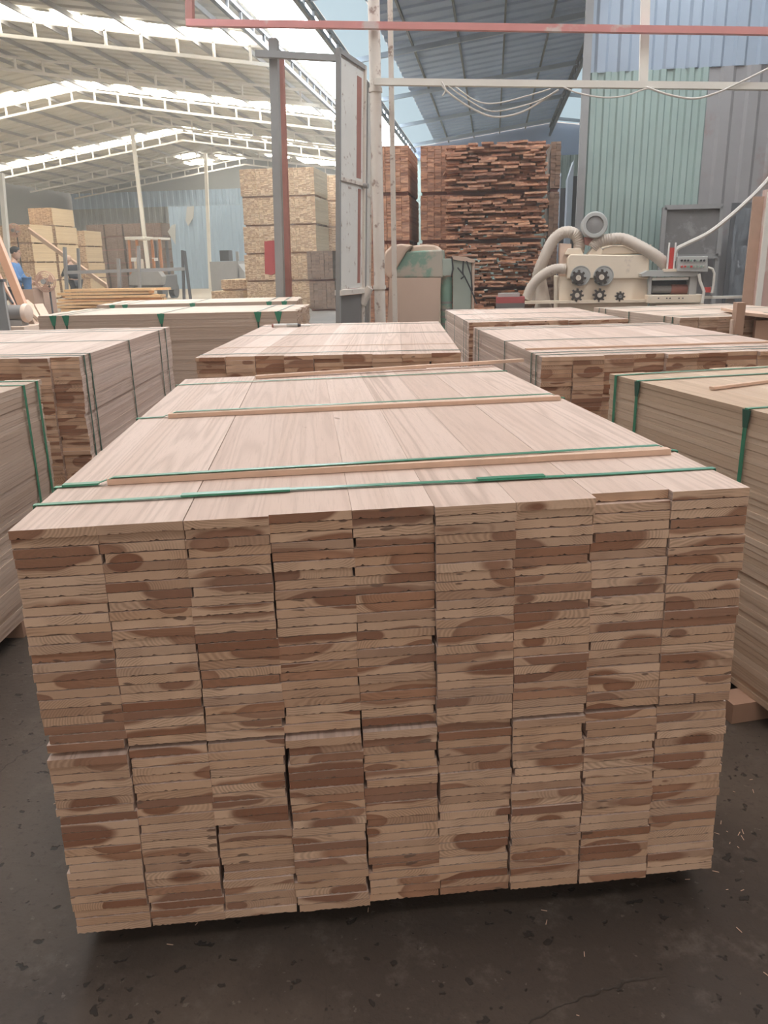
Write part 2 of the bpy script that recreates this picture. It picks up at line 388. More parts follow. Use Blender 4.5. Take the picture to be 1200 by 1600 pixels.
# valley beams (two longitudinal ladder girders with the strip of skylight between)
def ladder(X, z, y0, y1, parent, mat, dz=.35, step=1.0, name='valley_girder'):
    t = MB(); t.beam((X, y0, z), (X, y1, z), .10, .10); t.beam((X, y0, z-dz), (X, y1, z-dz), .10, .10)
    o = t.build(name, mat, parent); y = y0+.5
    while y < y1: MB().beam((X, y, z), (X, y, z-dz), .06, .06, up=(0, 1, 0)).build('girder_strut', mat, o); y += step
    return o
ladder(-5.85, VZ-.05, 4, 60, ceil_l, M['steeld'], .3)
ceil_r = empty('ceiling', (R2X, 20, 0), kind='structure')
SKR = [(2.5, 3.6)]
XA = VX+1.9
for x0, x1 in ((XA, R2X-.0), (R2X+1.2, 11.5)):
    for j in range(9):
        a = -8+6*j; mb = MB(); corr_sheet(mb, x0, x1, a, a+6, zr, .75); mb.build('roof_sheet', M['roofr'], ceil_r)
for j in range(18):
    a = -8+3*j
    mb = MB(); mb.hexa([(-5.7, a, VZ), (-4.25, a, zr(-4.25)), (-4.25, a+2.9, zr(-4.25)), (-5.7, a+2.9, VZ), (-5.7, a, VZ+.02), (-4.25, a, zr(-4.25)+.02), (-4.25, a+2.9, zr(-4.25)+.02), (-5.7, a+2.9, VZ+.02)])
    mb.build('skylight_sheet', M['skyc'] if a > 5 else M['skyd'], ceil_r)
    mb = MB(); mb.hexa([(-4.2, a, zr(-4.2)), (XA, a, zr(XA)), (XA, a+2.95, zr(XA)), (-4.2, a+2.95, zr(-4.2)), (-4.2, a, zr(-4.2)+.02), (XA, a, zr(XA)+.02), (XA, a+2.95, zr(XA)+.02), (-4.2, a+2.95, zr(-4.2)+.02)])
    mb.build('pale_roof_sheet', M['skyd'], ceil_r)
    xa, xb = R2X+.05, R2X+1.15
    mb = MB(); mb.hexa([(xa, a, zr(xa)), (xb, a, zr(xb)), (xb, a+2.9, zr(xb)), (xa, a+2.9, zr(xa)), (xa, a, zr(xa)+.02), (xb, a, zr(xb)+.02), (xb, a+2.9, zr(xb)+.02), (xa, a+2.9, zr(xa)+.02)])
    mb.build('skylight_sheet', M['skyc'] if 4 < a < 14 else M['skyd'], ceil_r)
ladder(-4.15, VZ-.1, 4, 46, ceil_r, M['steeld'], .3)
ladder(R2X-.25, zr(R2X)-.2, 12, 46, ceil_r, M['steeld'], .4)
for Y in (8, 14, 20, 26, 32, 38, 44):
    t = MB(); t.beam((VX+.9, Y, zr(VX+.9)-.15), (R2X, Y, zr(R2X)-.15), .10, .14); t.beam((R2X, Y, zr(R2X)-.15), (11.3, Y, zr(11.3)-.15), .10, .14)
    t.build('rafter', M['steelb'], ceil_r)
for k in range(5):
    X = VX+2.6+k*1.3
    MB().beam((X, -8, zr(X)-.05), (X, 46, zr(X)-.05), .05, .08).build('purlin', M['steeld'], ceil_r)

# walls
def corr_wall(name, mat, p0, p1, z0, z1, pitch=.22, amp=.03, kind='structure', **k):
    p0 = Vector((p0[0], p0[1], 0)); p1 = Vector((p1[0], p1[1], 0)); d = p1-p0; L = d.length; d.normalize(); nrm = Vector((d.y, -d.x, 0))
    n = max(1, round(L/pitch)); pts = []
    for i in range(n):
        a = L*i/n; b = L/n; pts += [(a, 0), (a+b*.4, 0), (a+b*.52, amp), (a+b*.88, amp)]
    pts.append((L, 0)); poly = [p0+d*a+nrm*h for a, h in pts]
    v = [q+Vector((0, 0, z0)) for q in poly]+[q+Vector((0, 0, z1)) for q in poly]; m = len(poly)
    v += [q-nrm*.02 for q in v]; f = [(i, i+1, m+i+1, m+i) for i in range(m-1)]; f += [tuple(2*m+j for j in reversed(q)) for q in f[:m-1]]
    mb = MB(); mb.add(v, f); return mb.build(name, mat, kind=kind, **k)
corr_wall('wall_back', M['walld'], (-31.5, 61.5), (-5, 61.5), 0, 5.6, .5, .06)
corr_wall('wall_back', M['wallb'], (-31.5, 61.5), (-5, 61.5), 5.6, 6.7, .5, .06)
MB().prism([(-31.6, 61.6, 6.6), (VX-.6, 61.6, 6.6), (VX-.6, 61.6, zl(VX-.6)), (RX, 61.6, RZ), (-31.6, 61.6, zl(-31.6))], (0, .1, 0)).build('wall_back', M['walld'], kind='structure')
MB().box((-32, -8, 0), (-31.7, 62, 6.8)).build('wall_left', M['walld'], kind='structure')
corr_wall('wall_back', M['wallg'], (-5, 46), (11.5, 46), 0, 6.4, .4, .05)
MB().prism([(-5, 46.1, 6.3), (11.5, 46.1, 6.3), (11.5, 46.1, zr(11.5)), (R2X, 46.1, zr(R2X)), (-5, 46.1, zr(-5))], (0, .1, 0)).build('wall_back', M['roofr'], kind='structure')
for j in range(4):  # unseen glowing roof sheets, added overhead to brighten the stack tops
    for i in range(2):
        X0 = -2.6+i*2.7; Y0 = (5.5, 1.5, -3.0, 10.5)[j]
        MB().hexa([(X0, Y0, zr(X0)-.06), (X0+2.5, Y0, zr(X0+2.5)-.06), (X0+2.5, Y0+1.2, zr(X0+2.5)-.06), (X0, Y0+1.2, zr(X0)-.06), (X0, Y0, zr(X0)-.04), (X0+2.5, Y0, zr(X0+2.5)-.04), (X0+2.5, Y0+1.2, zr(X0+2.5)-.04), (X0, Y0+1.2, zr(X0)-.04)]).build('skylight_sheet', M['skyadd'], ceil_r)
MB().box((11.5, 3, 0), (11.8, 46, 6.8)).build('wall_right', M['walld'], kind='structure')
corr_wall('wall_light_block', M['walld'], (-31.5, -8.2), (0.8, -8.2), 0, 6.4, .5, .05)  # unseen wall behind the camera, added to block light on the left
# bluish sheet partition far inside the left shed
pa = fl(273, 437); pa = at(273, 437, 50); pb = at(392, 437, 50)
zt_ = at(300, 322, 50).z
corr_wall('wall_partition', M['wallb'], (pa.x, 50), (pb.x+3, 50), 0, zt_, .6, .04)
# green corrugated wall on the right with grimy grey sheets further along
wy = 17.0
xa = at(905, 300, wy).x; xb = at(1092, 300, wy).x
corr_wall('wall_right', M['wallg'], (xa, wy), (xb, wy), 0, 4.55, .26, .05)
corr_wall('wall_right', M['wallhaze'], (xa, wy), (8.5, wy), 4.55, 6.6, .40, .05)  # upper wall added, its tint stands in for bluish haze
M['wallr'] = pm('grimy_brown_sheet', (.29, .27, .265), .5, var=.15, scale=1.5, col2=(.27, .20, .18), patch=.2, pscale=.7)
corr_wall('wall_right', M['wallr'], (xb, wy), (8.5, wy), 0, 4.55, .45, .04)
t = MB(); t.beam((xa, wy+.08, 3.35), (8.5, wy+.08, 3.35), .05, .08); t.build('trim_1', M['steelg'], kind='structure')
MB().beam((xa+.02, wy-.08, 0), (xa+.02, wy-.08, 6.2), .14, .1, up=(0, 1, 0)).build('trim_2', M['steelg'], kind='structure')

# ================================================================ PLANK BUNDLES
def plank_mesh(name, w, t, L, seg, jag, mat, rnd=None):
    """board lying along +y; the lower edge of the sawn end is ragged"""
    pts = [(-w/2, t/2), (w/2, t/2)]
    for i in range(seg+1):
        x = w/2-w*i/seg; pts.append((x, -t/2+abs(random.gauss(0, jag)) if 0 < i < seg else -t/2+jag*.5))
    n = len(pts); me = D.meshes.new(name)
    v = [(x, 0, z) for x, z in pts]+[(x, L, z) for x, z in pts]
    f = [tuple(range(n)), tuple(range(2*n-1, n-1, -1))]+[(i, i+n, (i+1) % n+n, (i+1) % n) for i in range(n)]
    me.from_pydata(v, [], f)
    import bmesh
    b = bmesh.new(); b.from_mesh(me); bmesh.ops.recalc_face_normals(b, faces=b.faces); b.to_mesh(me); b.free()
    a = me.attributes.new('pl', 'FLOAT_VECTOR', 'POINT'); a.data.foreach_set('vector', [c for p in v for c in p])
    me.materials.append(mat); return me
def joined_planks(name, items, mat, parent, kind='stuff'):
    """items: (cx, y0, cz, w, t, L): joined real boards, one mesh"""
    V = []; Fc = []; PL = []; RN = []
    for it in items:
        cx, y0, cz, w_, t_, L_ = it[:6]; n = len(V); r, dzl = it[6:] if len(it) > 6 else (random.random(), random.uniform(-.035, .035)); g = .0002
        for dy in (0, L_):
            for dx, dz in ((-1, -1), (1, -1), (1, 1), (-1, 1)):
                V.append((cx+dx*(w_/2-g), y0+dy, cz+dz*(t_/2-g))); PL += [dx*w_/2, dy, dz*min(t_, .02)/2+dzl]; RN.append(r)
        Fc += [(n, n+1, n+2, n+3), (n+7, n+6, n+5, n+4), (n, n+4, n+5, n+1), (n+1, n+5, n+6, n+2), (n+2, n+6, n+7, n+3), (n+3, n+7, n+4, n)]
    me = D.meshes.new(name); me.from_pydata(V, [], Fc); me.update()
    a = me.attributes.new('pl', 'FLOAT_VECTOR', 'POINT'); a.data.foreach_set('vector', PL)
    a = me.attributes.new('rnd', 'FLOAT', 'POINT'); a.data.foreach_set('value', RN)
    me.materials.append(mat); o = D.objects.new(name, me); C.objects.link(o); o.parent = parent; o.color = (0, .5, 0, 1)
    if kind: o['kind'] = kind
    return o
CACHE = {}
def plank_set(w, t, L, seg, jag, mat, nvar=8):
    k = (w, t, L, seg, jag, mat.name, nvar)
    if k not in CACHE: CACHE[k] = [plank_mesh('plank', w, t, L, seg, jag, mat) for _ in range(nvar)]
    return CACHE[k]
def logs(n, t):
    """(log number, height in the log) for the boards of one column, sawn from logs and stacked in order"""
    out = []
    while len(out) < n:
        k = random.choice((1, 1, 1, 1, 1, 2, 2, 3)); g = random.random(); o_ = random.uniform(-.042, .042) if k == 1 else random.choice((-1, 1))*random.uniform(.0, .03)
        out += [(g, o_+(i-(k-1)/2)*t) for i in range(k)]
    return out[:n]
def planks(root, cols, rows, w, t, L, mat, z0=0, tgap=.0004, individual=None, seg=30, jag=.0012, jy=.004, jx=.0012, gap=.0007, narrow=.12, toph=0, skip=()):
    ms = plank_set(round(w-gap, 4), round(t-tgap, 5), L, seg, jag, mat); rest = []
    for c in range(cols):
        cy = random.gauss(0, jy*1.6); lean = random.gauss(0, .0015); lg = logs(rows, t)
        for r in range(rows):
            if (c, r) in skip: continue
            x = w*(c+.5)+(random.gauss(0, jx)+lean*math.sin(r*.3))*(.3 if r == rows-1 else 1); z = z0+t*(r+.5); y = cy+random.gauss(0, jy*.5)
            if r == rows-1: y += random.gauss(0, toph)
            sx = 1-(random.uniform(.01, .05) if random.random() < narrow and r < rows-1 else 0)
            x += random.choice((-1, 1))*(1-sx)*w/2
            if individual is None or individual(c, r):
                o = D.objects.new('plank', random.choice(ms)); C.objects.link(o); o.parent = root
                o.location = (x, y, z); o.scale = (sx, 1, 1); o.color = (lg[r][0], .5+lg[r][1]*5, 0, 1)
            else: rest.append((x, y, z, (w-gap)*sx, t-tgap, L)+lg[r])
    if rest: joined_planks('inner_planks', rest, mat, root)
def strap(root, y, w, z0, z1, width=.015, mat=None, ya=None, label=None, lift=None, name='strap', sag=0, buckle=None, th=.0012):
    """closed band round a bundle at local y (ya: y on the right hand side); lift: (xa, xb, h) where it rides over a batten"""
    yb = ya if ya is not None else y
    path = [(-.005, z0-.002), (-.005, z1+.001)]
    if lift: path += [(lift[0]-.03, z1+.002), (lift[0]+.01, z1+lift[2]), (lift[1]-.01, z1+lift[2]), (lift[1]+.02, z1+.002)]
    else: path += [(w*k/6, z1+.002+random.uniform(0, .0015)) for k in range(1, 6)]
    path += [(w+.005, z1+.001), (w+.005, z0-.002)]
    n = len(path); v = []
    cx = w/2; cz = (z0+z1)/2
    for x, z in path:
        yy = y+(yb-y)*max(0, min(1, x/w)) + (random.uniform(-1, 1)*sag if 0.02 < x < w-.02 else 0)
        ox = -th if x < .01 else (th if x > w-.01 else 0); oz = th if z > z0+.01 else -th
        for yk in (-width/2, width/2):
            v.append((x, yy+yk, z)); v.append((x+ox, yy+yk, z+oz))
    f = []
    for i in range(n):
        a = i*4; b = ((i+1) % n)*4
        f += [(a, b, b+2, a+2), (a+1, a+3, b+3, b+1), (a, a+1, b+1, b), (a+2, b+2, b+3, a+3)]
    mb = MB(); mb.add(v, f); o = mb.build(name, mat or M['strap'], root, local=True, label=label)
    if buckle:
        for (bx, bw) in buckle:
            yy = y+(yb-y)*bx/w; zz = z1+(lift[2] if lift and bx > .12 else .003)
            MB().box((bx-bw/2, yy-width*.62, zz-.0005), (bx+bw/2, yy+width*.62, zz+.0035)).build('strap_seal', M['strap'], o, local=True)
    return o
def bearers(root, w, L, z0, h, ys, over=0.0):
    for y in ys: MB().box((-over, y-.04, z0-h), (w+over, y+.04, z0)).build('bearer', M['board'], root, local=True)

# --- the big front stack: two bundles, fitted frame
S_ = 1.12
SR, SU, SF = basis(math.radians(4.782), math.radians(16.409), math.radians(-1.961))
MM = np.stack((CR, CU, CF), 1) @ np.stack((SR, SU, SF), 1).T
fx, fy, fzt, fh = [v*S_ for v in (-.4568, 1.184, .3441, .7304)]
base = MM @ np.array([fx, fy, -fzt-fh]) + np.array([0, 0, H])
MAIN = Matrix.Translation(Vector(base)) @ Matrix([list(MM[i]) for i in range(3)]).to_4x4()
MW, ML = 1.277, 2.06
TH = (fh-.007)/46; ZL = 22*TH; ZG = ZL+.007
lower = empty('plank_bundle', mat=MAIN, label='lower bundle of the big foreground plank stack, resting low over the dark floor', cat='plank bundle')
planks(lower, 9, 22, MW/9, TH, ML, M['wood'], tgap=.0010, gap=.0028, toph=.003, jy=.002, jx=.0014)
bearers(lower, MW, ML, -.001, .045, (.45, 1.05, 1.7))
upper = empty('plank_bundle', mat=MAIN @ Matrix.Translation((0, 0, ZG)), label='upper bundle of the big foreground plank stack, with green straps over its top boards', cat='plank bundle')
planks(upper, 9, 24, MW/9, TH, ML, M['wood'], tgap=.0010, toph=.006, jy=.0022, jx=.0010, skip=((8, 0),))
ms_ = plank_set(round(MW/9*.47, 4), round(TH-.0003, 5), ML, 30, .0012, M['wood'], 2)
for i, xx in enumerate((MW*8/9+.036, MW*8/9+.107)):
    o = D.objects.new('plank', ms_[i]); C.objects.link(o); o.parent = upper; o.location = (xx, 0, TH*.5); o.color = (.3, .8, 0, 1)
UH = 24*TH
strap(upper, .15, MW, -.001, UH, .014, ya=.145, sag=.006, buckle=((.36, .20), (.88, .13)))
strap(upper, .279, MW, -.001, UH, .014, ya=.312, lift=(.10, 1.25, .0145), buckle=((.045, .07),))
strap(upper, 1.09, MW, -.001, UH, .014, ya=1.10, lift=(.10, 1.25, .0145), sag=.004)
strap(upper, 1.853, MW, -.001, UH, .014, ya=1.842)
def batten(x0, y0, x1, y1, zt, label, tf=MAIN, z1=None, w_=.026, h_=.012, grp=None, mat=None):
    o = empty('batten', mat=tf @ Matrix.Translation(((x0+x1)/2, (y0+y1)/2, zt)), label=label, cat='wooden strip', group=grp)
    mb = MB(); n = 14; L = Vector((x1-x0, y1-y0, 0)); d = L.normalized(); s = Vector((-d.y, d.x, 0)); c = Vector(((x0+x1)/2, (y0+y1)/2, 0)); v = []
    for i in range(n+1):
        p = Vector((x0, y0, 0))+L*i/n-c; ww = w_*(1+random.uniform(-.12, .08)); j = random.uniform(-.002, .002)
        zz = (z1 or 0)*i/n
        for a, b in ((-1, 0), (1, 0), (1, 1), (-1, 1)): v.append(p+s*(a*ww/2+j)+Vector((0, 0, .0005+b*h_+zz)))
    f = [(3, 2, 1, 0), tuple(4*n+k for k in range(4))]
    for i in range(n): f += [(4*i+k, 4*i+(k+1) % 4, 4*i+4+(k+1) % 4, 4*i+4+k) for k in range(4)]
    mb.add(v, f); mb.build('strip', mat or M['batten'], o, local=True); return o
HT = ZG+UH
batten(.097, .286, 1.255, .292, HT, 'thin wooden strip under the green strap nearest the front edge of the big stack')
batten(.089, 1.085, 1.259, 1.07, HT, 'thin wooden strip under the green strap halfway back on the big stack')
batten(.29, 1.96, 1.40, 2.04, HT, 'loose thin wooden strip overhanging the far right corner of the big stack', z1=.012)

# --- the other bundles
def bundle(x, y, rz, L, zb, label, cols=9, rows=44, w=.1385, t=.0185, mat='wood_pale', ind=None, group=None, br=(.3, 1.0, 1.7), over=0):
    o = empty('plank_bundle', (x, y, zb), rz=rz, label=label, cat='plank bundle', group=group)
    planks(o, cols, rows, w, t, L, M[mat], individual=ind, seg=8, jag=.0006, jy=.006, jx=.0012, toph=.008)
    if br: bearers(o, cols*w, L, 0, zb-.001, br, over)
    return o, cols*w, rows*t
def loc_y(o, px, py, z):
    m = WM[o.name].inverted(); p = m @ fl(px, py, z); return p.y
ZB = .062
# right foreground bundle
rz1 = math.radians(20.5); L1 = 2.1; far = fl(956, 585, .876)
near = far - Vector((-math.sin(rz1), math.cos(rz1), 0))*L1
b_r1, wr, hr = bundle(near.x, near.y, rz1, L1, ZB, 'large pale plank bundle at the right edge, green straps down its long side', ind=lambda c, r: c == 0 or r == 43 or (r > 20 and c in (1, 2, 3)), mat='wood_side', br=(.5, 1.2, 1.66), over=.07)
for px, py in ((967, 587), (992, 596), (1153, 640)):
    yy = loc_y(b_r1, px, py, .876); strap(b_r1, yy, wr, 0, hr, .016, ya=yy-.01, mat=M['strap'])
def side_seal(root, y, z, left=True, w=1.25):
    x = -.004 if left else w+.004
    MB().prism([(x, y-.017, z), (x, y+.017, z), (x, y+.009, z-.05), (x, y-.009, z-.05)], (-.003 if left else .003, 0, 0)).build('strap_seal', M['strapd'], root, local=True)
for px, py in ((992, 596), (1153, 640)): side_seal(b_r1, loc_y(b_r1, px, py, .876), hr-.002)
tb = WM[b_r1.name]
p0 = tb.inverted() @ fl(1112, 610, .876); p1 = tb.inverted() @ fl(1215, 597, .876)
batten(p0.x, p0.y, p1.x, p1.y, hr+.003, 'loose splintered wooden strip lying on top of the bundle at the right edge', tf=tb, w_=.018, h_=.008)
# left foreground bundle
rzl = math.radians(7); cl = fl(61, 594, .876); w9 = 9*.1385
nl = cl - Vector((-math.sin(rzl), math.cos(rzl), 0))*L1 - Vector((math.cos(rzl), math.sin(rzl), 0))*w9
b_l1, wl, hl = bundle(nl.x, nl.y, rzl, L1, ZB, 'pale plank bundle cut off by the left edge, two green straps near its far corner', ind=lambda c, r: c == 8 or r == 43)
for px, py in ((24, 603), (52, 596)):
    yy = loc_y(b_l1, px, py, .876); strap(b_l1, yy, wl, 0, hl, .016, ya=yy)
# left second bundle
rz2 = math.radians(9); c2 = fl(122, 558, .876); n2 = c2 - Vector((math.cos(rz2), math.sin(rz2), 0))*w9
L2_ = 1.95
b_l2, wl2, hl2 = bundle(n2.x, n2.y, rz2, L2_, ZB, 'plank bundle behind the left foreground one, dark reddish board ends facing the camera', ind=lambda c, r: c >= 6 or r == 43 or (c > 3 and r > 20), mat='wood')
for yy in (.07, .16, .88, 1.62, 1.80): strap(b_l2, yy, wl2, 0, hl2, .014, mat=M['strapd'], ya=yy)
# centre bundle
rz3 = math.radians(6.5); c3 = fl(306, 560, .872)
b_c, wc, hc_ = bundle(c3.x, c3.y, rz3, 2.1, ZB, 'plank bundle directly behind the big foreground stack, only its top and upper ends showing', ind=lambda c, r: r > 20 or c == 0, w=.1375, mat='wood')
for yy in (.10, .42, 1.15, 1.9): strap(b_c, yy, wc, 0, hc_, .010, mat=M['batten'] if yy in (.42,) else M['strapd'], ya=yy+.01)
# right second bundle
rz4 = math.radians(11); c4_ = fl(846, 558, .876)
b_r2, wr2, hr2 = bundle(c4_.x, c4_.y, rz4, 1.75, ZB, 'plank bundle seen between the big front stack and the right edge bundle', ind=lambda c, r: r > 26 or c == 0, mat='wood')
for yy in (.07, .16, .75, 1.52, 1.64): strap(b_r2, yy, wr2, 0, hr2, .012, mat=M['strapd'], ya=yy+.01)
batten(.0, .30, 1.2, .33, ZB+hr2-.062, 'thin wooden strip across the front of the middle right bundle', tf=WM[b_r2.name], w_=.02, h_=.008)
# right third
rz5 = math.radians(9.0); c5 = fl(733, 504, .876)
b_r3, wr3, hr3 = bundle(c5.x, c5.y, rz5, 1.6, ZB, 'plank bundle in front of the green dust collector, unevenly laid boards on its top', ind=lambda c, r: r > 30 or c == 0, mat='wood', cols=8)
for yy in (.12, .25, .85, 1.45): strap(b_r3, yy, wr3, 0, hr3, .012, mat=M['strapd'], ya=yy)
rz6 = math.radians(16); c6 = fl(1063, 497, .876)
b_r4, wr4, hr4 = bundle(c6.x, c6.y, rz6, 1.5, ZB, 'plank bundle in front of the cream moulding machine, black straps on its long side', ind=lambda c, r: r > 26 or c == 0, mat='wood_pale')
for yy in (.10, .22, .80, 1.25, 1.38): strap(b_r4, yy, wr4, 0, hr4, .012, mat=M['strapd'], ya=yy)
# crosswise bundles on the left
def cross2(pl_, pr_, z, label, marks):
    a = fl(*pl_, z); b = fl(*pr_, z); d = (b-a).normalized(); L = (b-a).length
    rz = math.atan2(d.y, d.x)+PI/2      # local y runs from right to left, local x away from the camera... rotated frame
    o = empty('plank_bundle', (b.x, b.y, ZB), rz=rz, label=label, cat='plank bundle')
    # local x now points away from b into -perp; use negative x by mirroring the column order
    r = WM[o.name]
    root_m = r @ Matrix.Translation((-9*.1385, 0, 0)) if (r.to_3x3() @ Vector((1, 0, 0))).y < 0 else r
    o.matrix_world = root_m; WM[o.name] = root_m.copy()
    nearcol = 8 if (r.to_3x3() @ Vector((1, 0, 0))).y < 0 else 0
    planks(o, 9, 44, .1385, .0185, L, M['wood_pale'], individual=lambda c, q_: c == nearcol or q_ == 43, seg=4, jag=.0005, jy=.008, jx=.002, toph=.006)
    bearers(o, 9*.1385, L, 0, ZB-.001, (.3, 1.1, L-.3))
    h = 44*.0185
    for px in marks:
        f = (px-pl_[0])/(pr_[0]-pl_[0]); yy = (1-f)*L
        strap(o, yy, 9*.1385, 0, h, .016, mat=M['strapd'], ya=yy)
        xw = 9*.1385+.004 if nearcol == 8 else -.004; s = 1 if nearcol == 8 else -1
        MB().prism([(xw, yy-.035, h), (xw, yy+.035, h), (xw, yy+.012, h-.09), (xw, yy-.012, h-.09)], (s*.006, 0, 0)).build('strap_seal', M['strap'], o, local=True)
    return o, L, h
b_l3, LL3, h3 = cross2((55, 494), (460, 486), .876, 'nearer crosswise bundle on the left, green strap seals along its top edge', (83, 103, 252, 403, 435))
b_l4, LL4, h4 = cross2((150, 477), (463, 470), .876, 'farther of the two bundles lying crosswise on the left', (175, 195, 300, 420, 444))

# things lying on bundles
tp = WM[b_c.name]; q0 = tp.inverted() @ fl(428, 512, .876); pen = empty('marker_pen', mat=tp @ Matrix.Translation((q0.x, q0.y, hc_+.006)) @ Matrix.Rotation(math.radians(-4), 4, 'Z'), label='white marker pen with dark ends lying on the bundle behind the big stack', cat='pen')
MB().cyl((0, 0, .008), (.09, 0, .008), .012).build('barrel', M['white'], pen, True, local=True)
MB().cyl((-.012, 0, .008), (0, 0, .008), .0125).build('end_plug', M['rustred'], pen, True, local=True)
MB().cyl((.09, 0, .008), (.165, 0, .008), .0125).build('cap', M['grey'], pen, True, local=True, label='grey cap with a black end')
MB().cyl((.165, 0, .008), (.185, 0, .008), .012, .009).build('cap_tip', M['dark'], pen, True, local=True)
q1 = tp.inverted() @ fl(462, 511, .876)
MB().box((q1.x, q1.y-.012, hc_+.004), (q1.x+.10, q1.y+.012, hc_+.012), tp).build('wood_offcut', M['white'], label='short white offcut beside the marker pen on the centre bundle', cat='offcut')

# floor chips
random.seed(11); ch = MB()
for i in range(220):
    X = random.uniform(-1.1, 1.6); Y = random.uniform(.75, 3.0)
    if random.random() < .45: X = random.uniform(.5, 1.3); Y = random.uniform(1.0, 1.9)
    a = random.uniform(0, PI); l = random.uniform(.003, .014); d = Vector((math.cos(a), math.sin(a), 0))*l
    ch.beam((X, Y, .0015), (X+d.x, Y+d.y, .0015+random.uniform(0, .002)), .0013, .001)
ch.build('wood_chips', M['batten'], label='pale wood splinters scattered over the dark concrete floor around the big stack', cat='wood chips', kind='stuff')

# ================================================================ GATE, BEAMS, POSTS
GY = 11.0
def T(name, px, py, Y, label, cat, group=None, z=None):
    p = at(px, py, Y); return empty(name, (p.x, p.y, 0 if z is None else z), label=label, cat=cat, group=group)
def P(px, py, Y): return at(px, py, Y)
def pbox(px0, py0, px1, py1, Y, dep, mb=None):
    """box whose near face spans two corner directions at distance Y, going dep further back"""
    a = at(px0, py1, Y); b = at(px1, py0, Y); mb = mb or MB()
    return mb.box((a.x, Y, a.z), (b.x, Y+dep, b.z))
def pprism(pts, Y, dep): return MB().prism([at(x, y, Y) for x, y in pts], (0, dep, 0))
gc = T('gate_post', 590, 400, GY, 'tall whitish round steel column carrying the gate, rust showing through', 'column')
cx = at(590, 300, GY).x
MB().cyl((cx, GY, 0), (cx, GY, 6.6), .072, n=20).build('shaft', M['steelw'], gc, True)
MB().box((cx-.13, GY-.13, 0), (cx+.13, GY+.13, .02)).build('base_plate', M['steelg'], gc)
for z in (.95, 3.3): MB().cyl((cx, GY, z), (cx, GY, z+.05), .085, n=20).build('collar', M['steelw'], gc, True)
MB().beam((cx+.17, GY+.25, 0), (cx+.17, GY+.25, 6.8), .06, .06, up=(0, 1, 0)).build('steel_post', M['steelw'], label='thin square post close behind the whitish gate column', cat='post')
MB().beam(at(585, 128, GY-.13), at(1260, 136, GY-.13), .08, .075).build('cross_beam', M['steelp'], label='long white steel beam running right from the gate column, cables hung on it', cat='beam')
MB().beam(at(292, 36, GY-.14), at(1260, 50, GY-.14), .08, .075).build('cross_beam', M['redpaint'], label='long faded red steel beam above the white one', cat='beam')
MB().beam(at(297, 34, GY-.02), at(295, -90, GY-.02), .09, .09, up=(0, 1, 0)).build('hanger', M['rustred'], label='short red hanger at the left end of the faded red beam', cat='post')
MB().beam(at(1005, 132, GY), at(1010, -60, GY), .10, .07, up=(0, 1, 0)).build('hanger', M['steelp'], label='white vertical bar crossing the red and white beams at upper right', cat='post')
p = at(431, 300, GY)
MB().beam((at(435, 470, GY).x+.01, GY, 0), (at(428, 70, GY).x, GY, 3.95), .105, .10, up=(0, 1, 0)).build('steel_post', M['steelg'], label='grey square steel post in front of the tall pale plank tower', cat='post')
MB().beam((at(448, 470, GY+.3).x+.01, GY+.3, 0), (at(438, 100, GY+.3).x, GY+.3, 3.8), .09, .09, up=(0, 1, 0)).build('steel_post', M['rustred'], label='rust-red steel post just right of the grey one', cat='post')
MB().beam(at(400, 84, GY-.11), at(541, 92, GY-.11), .09, .075).build('cross_beam', M['steelg'], label='short grey beam joining the grey post to the gate leaf top', cat='beam')
def leaf(name, A, B, z0, z1, label, stain=True, kick=.95):
    A = Vector((A[0], A[1], 0)); B = Vector((B[0], B[1], 0)); d = (B-A); L = d.length; d.normalize(); nrm = Vector((-d.y, d.x, 0))
    if nrm.y > 0: nrm = -nrm          # towards the camera
    o = empty(name, A, label=label, cat='gate'); nparts = len(D.objects)
    def bar(s0, zz0, s1, zz1, w_=.05, h_=.05, nm='frame_bar', m='steelg'):
        MB().beam(A+d*s0+Vector((0, 0, zz0)), A+d*s1+Vector((0, 0, zz1)), w_, h_, up=nrm).build(nm, M[m], o)
    bar(.02, z0, .02, z1); bar(L-.02, z0, L-.02, z1, m='steelw'); bar(0, z1-.02, L, z1-.02); bar(0, z0+.03, L, z0+.03)
    zm = z0+(z1-z0)*.62; bar(0, zm, L, zm, .04, .04, m='steelw'); bar(0, kick, L, kick, .06, .08, m='steelw')
    def pan(a, b, c, e, nm, m, off=0, th=.008):
        q = [A+d*a+nrm*off+Vector((0, 0, c)), A+d*b+nrm*off+Vector((0, 0, c)), A+d*b+nrm*off+Vector((0, 0, e)), A+d*a+nrm*off+Vector((0, 0, e))]
        MB().prism(q, -nrm*th).build(nm, M[m], o)
    pan(.04, L-.04, zm+.02, z1-.04, 'upper_panel', 'door'); pan(.04, L-.04, kick+.04, zm-.02, 'middle_panel', 'door'); pan(.04, L-.04, z0+.05, kick-.04, 'kick_plate', 'kick')
    if stain:
        pan(L*.70, L*.86, zm+.06, z1-.15, 'rusted_strip', 'rustred', .006, .006)
        pan(L*.76, L*.86, kick+.1, zm-.06, 'rusted_strip', 'rustred', .006, .006)
        MB().cyl(A+d*(L*.9)+nrm*.03+Vector((0, 0, zm-.02)), A+d*(L*.9)+nrm*.09+Vector((0, 0, zm-.02)), .03).build('latch', M['steelg'], o)
    tm = Matrix.Translation(A) @ Matrix.Rotation(math.radians(2.1), 4, 'Y')
    o.matrix_world = tm; WM[o.name] = tm
    return o
A = at(514, 200, 9.9); B = at(556, 200, 10.80)
leaf('gate_leaf', (A.x, A.y), (B.x, B.y), .06, 3.56, 'tall weathered white gate leaf folded open, dirty grey panel at its foot')
A2 = at(558, 200, 11.0); B2 = at(570, 200, 11.6)
